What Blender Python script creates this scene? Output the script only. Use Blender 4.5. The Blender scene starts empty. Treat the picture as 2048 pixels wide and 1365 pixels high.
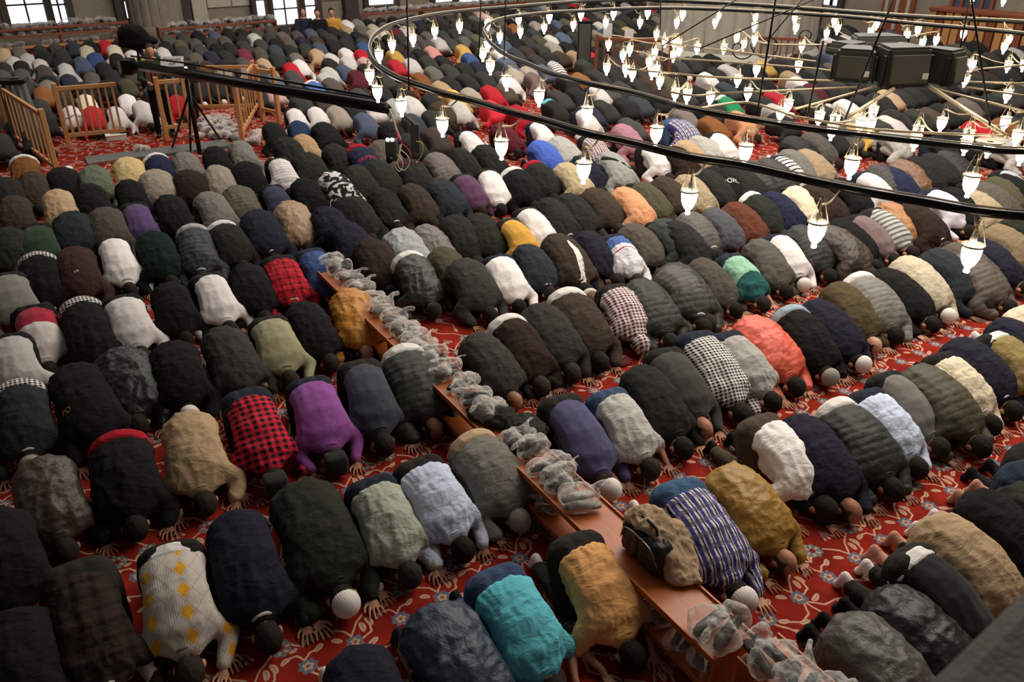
import bpy, bmesh, math, random
import numpy as np
from mathutils import Vector, Matrix, Euler
random.seed(7); RS = np.random.RandomState(5)
S = bpy.context.scene; COL = S.collection
R_ = math.radians
# ---------------------------------------------------------------- camera, world, lights, exposure
FPX, PITCH, CH = 1640.0, R_(28), 4.4
cam = bpy.data.cameras.new('camera'); cam.sensor_width = 36; cam.lens = FPX/2048*36; cam.clip_end = 200
cam.dof.use_dof = True; cam.dof.focus_distance = 7.0; cam.dof.aperture_fstop = 4.0
camo = bpy.data.objects.new('camera', cam); COL.objects.link(camo)
camo.location = (0, 0, CH); camo.rotation_euler = (math.pi/2-PITCH, 0, 0); S.camera = camo
S.view_settings.view_transform = 'Standard'; S.view_settings.look = 'None'
S.view_settings.gamma = 1; S.view_settings.use_curve_mapping = False
S.view_settings.exposure = 0.0
W = bpy.data.worlds.new('world'); S.world = W; W.use_nodes = True
W.node_tree.nodes['Background'].inputs[0].default_value = (0.55, 0.53, 0.5, 1)
W.node_tree.nodes['Background'].inputs[1].default_value = 0.13
def area(name, loc, size, power, color, aim=(0,0,-1), sy=None):
    l = bpy.data.lights.new(name, 'AREA'); l.energy = power; l.color = color
    l.shape = 'RECTANGLE'; l.size = size; l.size_y = sy or size
    o = bpy.data.objects.new(name, l); COL.objects.link(o); o.location = loc
    o.rotation_euler = Vector(aim).to_track_quat('-Z', 'Y').to_euler(); return o
area('dome_light_near', (6.3, 10.0, 7.5), 8.5, 1250, (1, .92, .82))
area('dome_light_mid', (5, 24, 12), 18, 3600, (1, .94, .87))
area('dome_light_left', (-8, 20, 10), 11, 700, (1, .93, .86))
LAMP_E = 16.0
# ---------------------------------------------------------------- frames of reference
# the carpet rows run at 36 degrees: (u along a row, v towards the back wall)
CA, SA = math.cos(R_(36)), math.sin(R_(36))
def uv2w(u, v): return (u*CA-v*SA, u*SA+v*CA)
def w2uv(x, y): return (x*CA+y*SA, -x*SA+y*CA)
def ray(px, py):
    a=(px-1024)/FPX; b=(py-682.5)/FPX
    return Vector((a, math.cos(PITCH)-b*math.sin(PITCH), -(math.sin(PITCH)+b*math.cos(PITCH))))
def at_z(px, py, z=0.0):
    d=ray(px,py); t=(z-CH)/d.z; return Vector((d.x*t, d.y*t, z))
def at_y(px, py, y):
    d=ray(px,py); t=y/d.y; return Vector((d.x*t, y, CH+d.z*t))
def at_v(px, py, v):
    d=ray(px,py); t=v/(-d.x*SA+d.y*CA); return Vector((d.x*t, d.y*t, CH+d.z*t))
def project(p):
    x,y,z=p[0],p[1],p[2]-CH
    dep=y*math.cos(PITCH)-z*math.sin(PITCH); up=y*math.sin(PITCH)+z*math.cos(PITCH)
    return (1024+FPX*x/dep, 682.5-FPX*up/dep, dep)
# ---------------------------------------------------------------- materials
def lin(c): c/=255.0; return c/12.92 if c<=.04045 else ((c+.055)/1.055)**2.4
def col(r,g,b,k=1.0): return (lin(r)*k, lin(g)*k, lin(b)*k, 1)
class N:
    """tiny expression builder over Math nodes"""
    def __init__(s, nt, sock): s.nt=nt; s.s=sock
    def op(s, o, *a):
        n=s.nt.nodes.new('ShaderNodeMath'); n.operation=o
        for i,x in enumerate((s,)+a):
            if isinstance(x,N): s.nt.links.new(x.s, n.inputs[i])
            else: n.inputs[i].default_value=float(x)
        return N(s.nt, n.outputs[0])
    def __add__(s,o): return s.op('ADD',o)
    __radd__=__add__
    def __sub__(s,o): return s.op('SUBTRACT',o)
    def __rsub__(s,o): return (s*-1)+o
    def __mul__(s,o): return s.op('MULTIPLY',o)
    __rmul__=__mul__
    def __truediv__(s,o): return s.op('DIVIDE',o)
    def lt(s,o): return s.op('LESS_THAN',o)
    def gt(s,o): return s.op('GREATER_THAN',o)
    def mn(s,o): return s.op('MINIMUM',o)
    def mx(s,o): return s.op('MAXIMUM',o)
    def cos(s): return s.op('COSINE')
    def sin(s): return s.op('SINE')
    def abs(s): return s.op('ABSOLUTE')
    def fr(s): return s.op('FRACT')
    def sq(s): return s.op('SQRT')
    def cl(s): return s.op('MINIMUM',1.0).op('MAXIMUM',0.0)
def new_mat(name, rough=.85):
    m=bpy.data.materials.new(name); m.use_nodes=True; nt=m.node_tree; b=nt.nodes['Principled BSDF']
    b.inputs['Roughness'].default_value=rough; b.inputs['Specular IOR Level'].default_value=.3
    return m, nt, b
def noise(nt, scale, vec=None, detail=2, rough=.5, dist=0):
    n=nt.nodes.new('ShaderNodeTexNoise'); n.inputs['Scale'].default_value=scale; n.inputs['Detail'].default_value=detail
    n.inputs['Roughness'].default_value=rough; n.inputs['Distortion'].default_value=dist
    if vec is not None: nt.links.new(vec, n.inputs['Vector'])
    return N(nt, n.outputs[0])
def mixc(nt, fac, a, b, mode='MIX'):
    n=nt.nodes.new('ShaderNodeMix'); n.data_type='RGBA'; n.blend_type=mode
    for k,x in ((0,fac),(6,a),(7,b)):
        if isinstance(x,N): nt.links.new(x.s,n.inputs[k])
        elif hasattr(x,'is_linked'): nt.links.new(x,n.inputs[k])
        else: n.inputs[k].default_value=x
    return n.outputs[2]
def bump(nt, b, h, strength=.3, dist=.01):
    n=nt.nodes.new('ShaderNodeBump'); n.inputs['Strength'].default_value=strength; n.inputs['Distance'].default_value=dist
    nt.links.new(h.s,n.inputs['Height']); nt.links.new(n.outputs[0],b.inputs['Normal'])
def tex(nt, what='Object'):
    t=nt.nodes.new('ShaderNodeTexCoord'); return t.outputs[what]
def xyz(nt, vec):
    s=nt.nodes.new('ShaderNodeSeparateXYZ'); nt.links.new(vec,s.inputs[0]); return [N(nt,o) for o in s.outputs]
def plain(name, c, rough=.7, metal=0, sc=40, amt=.12, bmp=.15):
    m,nt,b=new_mat(name,rough); b.inputs['Metallic'].default_value=metal
    v=tex(nt); n=noise(nt,sc,v,3)
    nt.links.new(mixc(nt,n,tuple(x*(1-amt) for x in c[:3])+(1,),tuple(min(1,x*(1+amt)) for x in c[:3])+(1,)), b.inputs['Base Color'])
    bump(nt,b,n,bmp,.002); return m
def cloth_mat(name, kind, pattern=None):
    m,nt,b=new_mat(name,.92)
    v=tex(nt); oi=nt.nodes.new('ShaderNodeObjectInfo'); c=oi.outputs['Color']
    X,Y,Z=xyz(nt,v); al=X-Z*.8
    if pattern: c=pattern(nt,c,al,Y,X,Z)
    n=noise(nt,9,v,3,.6); n2=noise(nt,160,v,2,.6)
    f=n*.5+n2*.35
    nt.links.new(mixc(nt,1.0,c,mixc(nt,f,(.72,.72,.72,1),(1.15,1.15,1.15,1)),'MULTIPLY'), b.inputs['Base Color'])
    if kind=='knit':
        h=((al*420).sin()*.5+(Y*420).sin()*.5)*.6+n2; bump(nt,b,h,.35,.003); b.inputs['Sheen Weight'].default_value=.08
    elif kind=='leather':
        b.inputs['Roughness'].default_value=.48; b.inputs['Specular IOR Level'].default_value=.4
        cr=1-((noise(nt,10,v,2,.5,1.8)-.5).abs()*9).cl(); bump(nt,b,noise(nt,20,v,4,.55,1.0)+cr*.22+n2*.15,.4,.012)
    elif kind=='puffer':
        b.inputs['Roughness'].default_value=.6; bump(nt,b,noise(nt,24,v,3,.6,.8),.5,.012)
    else:
        mp=nt.nodes.new('ShaderNodeMapping'); mp.inputs['Scale'].default_value=(1,.55,.8); nt.links.new(v,mp.inputs[0])
        cr=1-((noise(nt,8,mp.outputs[0],2,.5,1.6)-.5).abs()*9).cl(); bump(nt,b,noise(nt,17,v,3,.55,.9)*.9+cr*.45+n2*.15,.45,.012); b.inputs['Specular IOR Level'].default_value=.15
    return m
def gridp(nt, a, period, duty): return (a/period).fr().lt(duty)
def pat_check(p, duty, other, base=None, half=.5):
    def f(nt,c,al,Y,X,Z):
        A=gridp(nt,al+5,p,duty); B=gridp(nt,Y+5,p,duty); c0=c if base is None else base
        return mixc(nt,(A+B)*half,c0,other)
    return f
def pat_bands(p, duty, other, off=0):
    def f(nt,c,al,Y,X,Z): return mixc(nt,gridp(nt,al+5+off,p,duty),c,other)
    return f
def pat_at(x0,x1,other,x2=None,x3=None,other2=None):
    def f(nt,c,al,Y,X,Z):
        o=mixc(nt,X.gt(x0)*X.lt(x1),c,other)
        if other2: o=mixc(nt,X.gt(x2)*X.lt(x3),o,other2)
        return o
    return f
def pat_argyle(nt,c,al,Y,X,Z):
    a=al/.18; b_=Y/.105
    d1=((a+10).fr()-.5).abs()+((b_+10).fr()-.5).abs(); d2=((a+10.5).fr()-.5).abs()+((b_+10.5).fr()-.5).abs()
    dia=d1.lt(.38)*(((a+10)*.5+(b_+10)*.5).op('FLOOR')*0+1)
    o=mixc(nt,dia*(((b_+10)*.5).fr().lt(.5)),c,col(222,160,40)); ln=((((a+b_)+20).fr()-.5).abs().lt(.022)).mx((((a-b_)+20).fr()-.5).abs().lt(.022))
    return mixc(nt,ln*.45,o,col(120,80,60))
def pat_bplaid(nt,c,al,Y,X,Z):
    o=mixc(nt,gridp(nt,Y+5,.062,.42),c,col(70,66,135)); o=mixc(nt,gridp(nt,Y+5.02,.062,.16),o,col(34,34,52))
    return mixc(nt,gridp(nt,al+5,.11,.36)*.6,o,col(96,90,118))
def pat_bw(nt,c,al,Y,X,Z):
    n=noise(nt,13,tex(nt),1).gt(.52); return mixc(nt,n.mx(X.gt(.22)*X.lt(.27)),c,col(24,24,24))
CL={}
CL['cloth']=cloth_mat('cloth','cloth'); CL['knit']=cloth_mat('knit_wool','knit')
CL['leather']=cloth_mat('leather','leather'); CL['puffer']=cloth_mat('quilted_nylon','puffer')
PAT=dict(argyle=('knit',pat_argyle), dkplaid=('cloth',pat_check(.11,.28,col(22,20,18))),
 bplaid=('cloth',pat_bplaid), rcheck=('cloth',pat_check(.045,.5,col(95,24,34),col(232,222,220),.5)),
 bwcheck=('cloth',pat_check(.034,.5,col(20,18,18),col(235,228,222),.5)),
 rbcheck=('cloth',pat_check(.062,.5,col(24,24,34),None,.5)), rplaid=('cloth',pat_check(.10,.3,col(40,22,22),None,.45)),
 redwhite=('knit',pat_at(.24,.9,col(215,205,198))), cable=('knit',pat_bands(.03,.35,col(24,28,44))),
 bwpat=('knit',pat_bw), bands=('knit',pat_bands(.07,.12,col(140,136,130))),
 gbands=('knit',pat_bands(.085,.42,col(96,98,96))), brbands=('knit',pat_bands(.1,.38,col(66,52,40))),
 mintteal=('cloth',pat_at(.33,.9,col(42,92,88))), bluebands=('cloth',pat_at(.2,.9,col(225,222,224),.27,.29,col(170,40,70))))
for k,(kd,f) in PAT.items(): CL['cloth_'+k]=cloth_mat('cloth_'+k,kd,f)
def skin_mat():
    m,nt,b=new_mat('skin',.55); v=tex(nt); oi=nt.nodes.new('ShaderNodeObjectInfo'); n=noise(nt,30,v,3)
    nt.links.new(mixc(nt,1.0,oi.outputs['Color'],mixc(nt,n,(.82,.78,.76,1),(1.12,1.05,1.05,1)),'MULTIPLY'),b.inputs['Base Color'])
    b.inputs['Subsurface Weight'].default_value=.08; b.inputs['Subsurface Radius'].default_value=(.01,.004,.002); bump(nt,b,noise(nt,140,v,2),.15,.002); return m
CL['skin']=skin_mat()
def hair_mat():
    m,nt,b=new_mat('hair',.85); b.inputs['Specular IOR Level'].default_value=.15; v=tex(nt); oi=nt.nodes.new('ShaderNodeObjectInfo'); n=noise(nt,90,v,4,.7)
    nt.links.new(mixc(nt,1.0,oi.outputs['Color'],mixc(nt,n,(.5,.5,.5,1),(1.6,1.6,1.6,1)),'MULTIPLY'),b.inputs['Base Color']); bump(nt,b,n,.8,.006); return m
CL['hair']=hair_mat()
def crowd_mat():
    m,nt,b=new_mat('crowd_cloth',.92); a=nt.nodes.new('ShaderNodeAttribute'); a.attribute_name='col'
    n=noise(nt,5,tex(nt),3); nt.links.new(mixc(nt,1.0,a.outputs['Color'],mixc(nt,n,(.8,.8,.8,1),(1.15,1.15,1.15,1)),'MULTIPLY'),b.inputs['Base Color']); return m
CL['crowd']=crowd_mat()
def wood_mat(name,c1,c2,rough=.38):
    m,nt,b=new_mat(name,rough); v=tex(nt); mp=nt.nodes.new('ShaderNodeMapping'); mp.inputs['Scale'].default_value=(1.2,14,14)
    nt.links.new(v,mp.inputs[0]); n=noise(nt,3,mp.outputs[0],5,.6,1.5)
    nt.links.new(mixc(nt,n,c1,c2),b.inputs['Base Color']); bump(nt,b,n,.12,.002); b.inputs['Specular IOR Level'].default_value=.5; return m
WOOD=wood_mat('varnished_wood',col(128,60,16),col(200,104,34),.42)
PINE=wood_mat('pine_wood',col(168,112,62),col(214,160,104),.5)
WOODR=wood_mat('reddish_wood',col(110,58,36),col(150,84,52),.5)
def stone_mat(name,c1,c2,sc=2.0,b_=.4):
    m,nt,b=new_mat(name,.8); v=tex(nt); n=noise(nt,sc,v,6,.65,.4); n2=noise(nt,sc*9,v,3)
    nt.links.new(mixc(nt,n*.7+n2*.3,c1,c2),b.inputs['Base Color']); bump(nt,b,n+n2*.5,b_,.02); return m
STONE=stone_mat('weathered_stone',col(96,88,76),col(168,158,140))
STONE2=stone_mat('pale_marble',col(140,134,120),col(206,198,182),1.2)
STONED=stone_mat('dark_stone',col(52,46,42),col(84,76,68))
LEDGE=stone_mat('grey_ledge_stone',col(74,72,68),col(104,101,96),9)
BLACKM=plain('black_metal',col(20,19,18),.35,.3); DARKP=plain('dark_plastic',col(56,54,48),.5)
SPK=plain('speaker_fabric',col(84,82,72),.8,0,300); WHITEP=plain('white_paper',col(225,222,215),.8)
BRASS=plain('pale_brass_tube',col(190,172,138),.35,.5); GREYB=plain('grey_board',col(96,98,94),.7)
IRON=plain('dark_iron',col(38,36,34),.5,.5); RUBR=plain('red_cable',col(190,60,70),.5); RUBW=plain('cream_cable',col(206,194,170),.5)
RUBY=plain('yellow_green_cable',col(160,165,60),.5); CHROME=plain('chrome',col(170,170,168),.2,.9)
GREYC=plain('grey_cover_cloth',col(100,106,102),.9); CARD=plain('white_carton',col(220,214,205),.7)
def emis(name,c,s):
    m=bpy.data.materials.new(name); m.use_nodes=True; nt=m.node_tree; b=nt.nodes['Principled BSDF']
    b.inputs['Base Color'].default_value=(.8,.78,.7,1); b.inputs['Emission Color'].default_value=c; b.inputs['Emission Strength'].default_value=s
    n=noise(nt,20,tex(nt),2); nt.links.new((n*.2+.9).s,b.inputs['Roughness']); return m
GLOW=emis('glowing_lamp_glass',(1,.90,.72,1),LAMP_E)
def pane_mat():
    m=bpy.data.materials.new('daylit_window_pane'); m.use_nodes=True; nt=m.node_tree; b=nt.nodes['Principled BSDF']
    n=noise(nt,2.5,tex(nt),3); b.inputs['Roughness'].default_value=.2
    nt.links.new(mixc(nt,n,(.62,.72,1,1),(1,1,1,1)),b.inputs['Emission Color']); b.inputs['Emission Strength'].default_value=1.5
    return m
PANE=pane_mat()
def bag_mat():
    m,nt,b=new_mat('translucent_plastic_bag',.28); v=tex(nt); n=noise(nt,14,v,4,.6,2.0)
    b.inputs['Base Color'].default_value=col(236,230,222); b.inputs['Specular IOR Level'].default_value=.7
    lw=nt.nodes.new('ShaderNodeLayerWeight'); lw.inputs[0].default_value=.35; r=((n*2.6-1.05).cl()*.34+N(nt,lw.outputs['Facing'])*.5+.08).mn(.85); nt.links.new(r.s,b.inputs['Alpha']); bump(nt,b,noise(nt,9,v,4,.6,3.0),.8,.03); return m
BAG=bag_mat()
def shoe_mat():
    m,nt,b=new_mat('shoe_leather',.45); oi=nt.nodes.new('ShaderNodeObjectInfo'); n=noise(nt,25,tex(nt),3)
    nt.links.new(mixc(nt,1.0,oi.outputs['Color'],mixc(nt,n,(.7,.7,.7,1),(1.2,1.2,1.2,1)),'MULTIPLY'),b.inputs['Base Color']); return m
SHOE=shoe_mat()
# ---------------------------------------------------------------- carpet
def carpet_mat():
    m,nt,b=new_mat('red_floral_carpet',.95); b.inputs['Specular IOR Level'].default_value=.08
    X,Y,Z=xyz(nt,tex(nt)); U=X*CA+Y*SA; V=Y*CA-X*SA
    wn=noise(nt,9,tex(nt),2); U=U+(wn-.5)*.02; V=V+(noise(nt,8,tex(nt),1)-.5)*.02
    PU,PV=.69,1.51
    def loc(u,v,pu=PU):
        a=(((U-(u+4.02))/pu+.5+20).fr()-.5)*pu; c=(((V-(v+2.30))/PV+.5+20).fr()-.5)*PV; return a,c
    cream=blue=grn=red=dark=None
    def acc(o,x): return x if o is None else o.mx(x)
    for (u,v) in ((.2,0),(.55,0),(.1,.78),(.44,.80)):                     # star flowers
        a,c=loc(u,v); r=(a*a+c*c).sq(); th=c.op('ARCTAN2',a)
        blue=acc(blue,r.lt((th*8).cos()*.007+.062)); 
        cream=acc(cream,r.lt((th*5).cos()*.006+.032)*r.gt(.011)); dark=acc(dark,r.lt((th*5).cos()*.004+.018))
    for (u,v) in ((0,.24),(.46,.24),(.3,.98),(.62,-.28)):                  # wreaths
        a,c=loc(u,v); r=(a*a+c*c).sq(); th=c.op('ARCTAN2',a)
        w=r.lt((th*8).cos()*.007+.072); grn=acc(grn,w*r.gt(.024)); cream=acc(cream,w*r.gt(.026)*(th*6).cos().gt(.55)*r.lt(.058))
    for (u,v) in ((.23,.30),(.0,1.12)):                                   # tulips
        a,c=loc(u,v); r=(a*a+(c-.06)*(c-.06)).sq(); th=a.op('ARCTAN2',(c-.06)*-1)
        w=r.lt(.12)*th.abs().lt(.55); grn=acc(grn,w*(th*16).cos().gt(-.2)); cream=acc(cream,w*r.gt(.095)*(th*16).cos().gt(.2))
    def loc_g(g,u,v): 
        U_,V_=N(g,g.nodes['in'].outputs[0]),N(g,g.nodes['in'].outputs[1])
        return (((U_-u)/PU+20.5).fr()-.5)*PU,(((V_-v)/PV+20.5).fr()-.5)*PV
    def group(name,params,outs,fn):
        g=bpy.data.node_groups.new(name,'ShaderNodeTree')
        for p in ['U','V']+params: g.interface.new_socket(p,in_out='INPUT',socket_type='NodeSocketFloat')
        for p in outs: g.interface.new_socket(p,in_out='OUTPUT',socket_type='NodeSocketFloat')
        i=g.nodes.new('NodeGroupInput'); i.name='in'; o=g.nodes.new('NodeGroupOutput')
        for k,r in enumerate(fn(g,[N(g,i.outputs[2+j]) for j in range(len(params))])): g.links.new(r.s,o.inputs[k])
        return g
    def use(g,vals):
        n=nt.nodes.new('ShaderNodeGroup'); n.node_tree=g; nt.links.new(U.s,n.inputs[0]); nt.links.new(V.s,n.inputs[1])
        for j,x in enumerate(vals): n.inputs[2+j].default_value=x
        return [N(nt,o) for o in n.outputs]
    def f_seg(g,p):
        u,v,dx,dy,hl=p; a,c=loc_g(g,u,v); s_=a*dx+c*dy; q=c*dx-a*dy
        return [q.abs().lt(.0075)*s_.abs().lt(hl)]
    SEG=group('carpet_stem',['u','v','dx','dy','half'],['mask'],f_seg)
    def f_leaf(g,p):
        u,v,cs,sn,l,w=p; a,c=loc_g(g,u,v); s_=a*cs+c*sn; q=(c*cs-a*sn)-s_*s_*3.0; e1=s_*s_/(l*l)
        return [(e1*4+q*q/(w*w)).lt(1.0),(e1*5+q*q/(w*w*.03)).lt(1.0)]
    LEAF=group('carpet_leaf',['u','v','cs','sn','l','w'],['mask','vein'],f_leaf)
    def seg(u0,v0,u1,v1):
        nonlocal cream
        L=math.hypot(u1-u0,v1-v0); cream=acc(cream,use(SEG,[(u0+u1)/2+4.02,(v0+v1)/2+2.30,(u1-u0)/L,(v1-v0)/L,L/2+.003])[0])
    # stems
    for p in ([(.2,.06),(.17,.13),(.08,.21)],[(.2,.06),(.28,.15),(.39,.215)],[(.53,.23),(.58,.17),(.63,.2)],
              [(.55,.06),(.52,.12),(.47,.13)],[(.55,.06),(.6,.1),(.65,.1)],[(.26,0),(.33,.02),(.35,.08)],
              [(.22,-.06),(.3,-.15),(.42,-.17),(.55,-.24)],[(.18,-.06),(.13,-.14),(.03,-.16),(-.05,-.1)],[(.2,-.06),(.22,-.2),(.16,-.32),(.1,-.45)],
              [(.1,.84),(.16,.92),(.24,.96)],[(.44,.86),(.4,.93),(.36,.96)],[(.5,.8),(.6,.78),(.68,.83)],[(.1,.72),(.02,.6),(.05,.5),(.12,.42)],[(.44,.74),(.52,.62),(.48,.5)],[(.0,.3),(-.06,.4),(-.02,.5),(.08,.55)],[(.46,.31),(.4,.42),(.3,.47),(.24,.56)],[(.3,1.05),(.22,1.14),(.24,1.24),(.34,1.3)],[(.62,1.2),(.54,1.1),(.58,1.0)],[(.55,-.06),(.6,-.14),(.62,-.2)]):
        for q0,q1 in zip(p[:-1],p[1:]): seg(*q0,*q1)
    # leaves
    for (u,v,an,l,w) in ((.3,.09,80,.09,.022),(.1,.08,140,.08,.02),(.62,-.08,330,.08,.02),(.3,-.07,15,.09,.022),(.2,-.38,100,.08,.02),(.6,-.42,200,.09,.02),(.33,1.22,200,.08,.02),(.62,1.3,80,.09,.02),(.44,.12,200,.08,.02),(.67,.10,30,.08,.02),(.36,.11,100,.09,.022),(.6,.2,60,.07,.017),(.52,.17,10,.06,.015),(.05,-.17,160,.09,.02),(.42,-.2,300,.08,.02),(.1,-.5,250,.09,.022),(.14,.4,70,.08,.02),(.66,.86,60,.08,.02),(.47,.47,250,.09,.02),(.27,.6,30,.1,.02),(.2,1.2,120,.09,.02),(.5,1.15,20,.09,.02)):
        k_,v_=use(LEAF,[u+4.02,v+2.30,math.cos(R_(an)),math.sin(R_(an)),l,w]); cream=acc(cream,k_); dark=acc(dark,v_)
    n=noise(nt,3.5,tex(nt),3); n2=noise(nt,220,tex(nt),2)
    c=mixc(nt,(n*2-.5).cl(),col(104,20,16),col(150,42,26))
    c=mixc(nt,blue,c,col(98,100,116)); c=mixc(nt,grn,c,col(104,108,108)); c=mixc(nt,cream,c,col(190,150,124)); c=mixc(nt,dark*.7,c,col(120,80,60))
    c=mixc(nt,1.0,c,mixc(nt,n2,(.75,.75,.75,1),(1.2,1.2,1.2,1)),'MULTIPLY')
    nt.links.new(c,b.inputs['Base Color']); bump(nt,b,n2,.5,.004); return m
# ---------------------------------------------------------------- helpers
def tag(o,label=None,cat=None,group=None,kind=None):
    if label: o['label']=label
    if cat: o['category']=cat
    if group: o['group']=group
    if kind: o['kind']=kind
    return o
def empty(name,loc=(0,0,0),rz=0,scale=(1,1,1)):
    o=bpy.data.objects.new(name,None); COL.objects.link(o); o.empty_display_size=.05
    o.location=loc; o.rotation_euler=(0,0,rz); o.scale=scale; return o
def link(name,me,mat,parent=None,loc=None,rot=None,color=None,smooth=False):
    o=bpy.data.objects.new(name,me); COL.objects.link(o)
    if mat is not None:
        if len(me.materials)==0: me.materials.append(mat)
        elif me.materials[0]!=mat:
            o.material_slots[0].link='OBJECT'; o.material_slots[0].material=mat
    if parent: o.parent=parent
    if loc is not None: o.location=loc
    if rot is not None: o.rotation_euler=rot
    if color is not None: o.color=color
    if smooth:
        me.polygons.foreach_set('use_smooth',[True]*len(me.polygons))
    return o
def mesh(verts,faces,name='m'):
    me=bpy.data.meshes.new(name); me.from_pydata([tuple(v) for v in verts],[],faces); me.update(); return me
def boxv(bm,x0,x1,y0,y1,z0,z1,M=None,bev=0):
    r=bmesh.ops.create_cube(bm,size=1); vs=r['verts']
    for v in vs:
        v.co=Vector(((x0+x1)/2+v.co.x*(x1-x0),(y0+y1)/2+v.co.y*(y1-y0),(z0+z1)/2+v.co.z*(z1-z0)))
    if bev:
        es=list({e for v in vs for e in v.link_edges}); r2=bmesh.ops.bevel(bm,geom=es,offset=bev,segments=2,affect='EDGES',profile=.5)
        vs=list({v for f in r2['faces'] for v in f.verts}|{v for v in vs if v.is_valid})
    if M is not None:
        for v in vs: v.co=M@v.co
    return vs
def box(name,x0,x1,y0,y1,z0,z1,mat,parent=None,bev=.004,M=None,color=None):
    bm=bmesh.new(); boxv(bm,x0,x1,y0,y1,z0,z1,M,bev); me=bpy.data.meshes.new(name); bm.to_mesh(me); bm.free()
    return link(name,me,mat,parent,color=color)
def tube_mesh(pts,r,sides=8,closed=False,rads=None):
    pts=[Vector(p) for p in pts]; n=len(pts); vs=[];fs=[]
    for i,p in enumerate(pts):
        a=pts[(i-1)%n] if (closed or i>0) else p; c=pts[(i+1)%n] if (closed or i<n-1) else p
        t=(c-a).normalized() if (c-a).length>1e-9 else Vector((0,0,1))
        up=Vector((0,0,1)) if abs(t.z)<.95 else Vector((1,0,0)); s=t.cross(up).normalized(); q=s.cross(t)
        rr=rads[i] if rads else r
        for k in range(sides):
            an=2*math.pi*k/sides; vs.append(p+s*math.cos(an)*rr+q*math.sin(an)*rr)
    m=n if closed else n-1
    for i in range(m):
        for k in range(sides):
            a=i*sides+k;b=i*sides+(k+1)%sides;j=((i+1)%n)*sides
            fs.append((a,b,j+(k+1)%sides,j+k))
    if not closed: fs.append(tuple(range(sides))[::-1]); fs.append(tuple((n-1)*sides+k for k in range(sides)))
    return vs,fs
def tube(name,pts,r,mat,parent=None,sides=8,closed=False,rads=None):
    v,f=tube_mesh(pts,r,sides,closed,rads); return link(name,mesh(v,f,name),mat,parent,smooth=True)
def lathe(prof,sides=16):
    vs=[];fs=[]
    for (r,z) in prof:
        for k in range(sides):
            a=2*math.pi*k/sides; vs.append((r*math.cos(a),r*math.sin(a),z))
    for i in range(len(prof)-1):
        for k in range(sides):
            fs.append((i*sides+k,i*sides+(k+1)%sides,(i+1)*sides+(k+1)%sides,(i+1)*sides+k))
    return vs,fs
def smoothcurve(P,n=8,closed=False):
    P=[Vector(p) for p in P]; out=[]; m=len(P); rng=range(m if closed else m-1)
    for i in rng:
        p0=P[(i-1)%m] if (closed or i>0) else P[0]; p1=P[i]; p2=P[(i+1)%m]; p3=P[(i+2)%m] if (closed or i+2<m) else P[-1]
        for k in range(n):
            t=k/n; out.append(.5*((2*p1)+(p2-p0)*t+(2*p0-5*p1+4*p2-p3)*t*t+(3*p1-p0-3*p2+p3)*t**3))
    if not closed: out.append(P[-1])
    return out
# value noise (numpy)
def vnoise(p,seed=0):
    i=np.floor(p).astype(np.int64); f=p-i; f=f*f*(3-2*f)
    def h(a,b,c):
        n=(a*374761393+b*668265263+c*2147483647*3+seed*1274126177)&0xffffffff
        n=((n^(n>>13))*1274126177)&0xffffffff; return ((n^(n>>16))&0xffff)/65535.0
    r=0
    for dx in (0,1):
        for dy in (0,1):
            for dz in (0,1):
                w=(f[:,0] if dx else 1-f[:,0])*(f[:,1] if dy else 1-f[:,1])*(f[:,2] if dz else 1-f[:,2])
                r=r+w*h(i[:,0]+dx,i[:,1]+dy,i[:,2]+dz)
    return r
ICO={}
def ico(sub=2):
    if sub not in ICO:
        bm=bmesh.new(); bmesh.ops.create_icosphere(bm,subdivisions=sub,radius=1); bm.verts.ensure_lookup_table()
        ICO[sub]=(np.array([v.co[:] for v in bm.verts]),np.array([[v.index for v in f.verts] for f in bm.faces])); bm.free()
    return ICO[sub]
def blob_mesh(prims,voxel,smooth=6,sub=2,adapt=0):
    """one continuous surface grown around a list of ellipsoids (c, r, yaw)"""
    V,F=ico(sub); vs=[];fs=[];o=0
    for c,r,a in prims:
        q=V*np.array(r)
        if a:
            ca,sa=math.cos(a),math.sin(a); q=np.c_[q[:,0]*ca-q[:,1]*sa,q[:,0]*sa+q[:,1]*ca,q[:,2]]
        vs.append(q+np.array(c)); fs.append(F+o); o+=len(V)
    vs=np.concatenate(vs); fs=np.concatenate(fs)
    me=bpy.data.meshes.new('tmp'); me.vertices.add(len(vs)); me.vertices.foreach_set('co',vs.ravel())
    me.loops.add(fs.size); me.loops.foreach_set('vertex_index',fs.ravel()); me.polygons.add(len(fs))
    me.polygons.foreach_set('loop_start',np.arange(0,fs.size,3)); me.polygons.foreach_set('loop_total',np.full(len(fs),3)); me.update(calc_edges=True)
    ob=bpy.data.objects.new('tmp',me); COL.objects.link(ob)
    m=ob.modifiers.new('r','REMESH'); m.mode='VOXEL'; m.voxel_size=voxel; m.adaptivity=adapt
    m=ob.modifiers.new('s','SMOOTH'); m.factor=.5; m.iterations=smooth
    dg=bpy.context.evaluated_depsgraph_get(); out=bpy.data.meshes.new_from_object(ob.evaluated_get(dg))
    bpy.data.objects.remove(ob); bpy.data.meshes.remove(me)
    return out
def getco(me): a=np.empty(len(me.vertices)*3); me.vertices.foreach_get('co',a); return a.reshape(-1,3)
def getno(me): a=np.empty(len(me.vertices)*3,dtype=np.float32); me.vertices.foreach_get('normal',a); return a.reshape(-1,3)
def setco(me,c): me.vertices.foreach_set('co',np.asarray(c,dtype=np.float32).ravel()); me.update()
def shade(me): me.polygons.foreach_set('use_smooth',[True]*len(me.polygons)); return me
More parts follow.
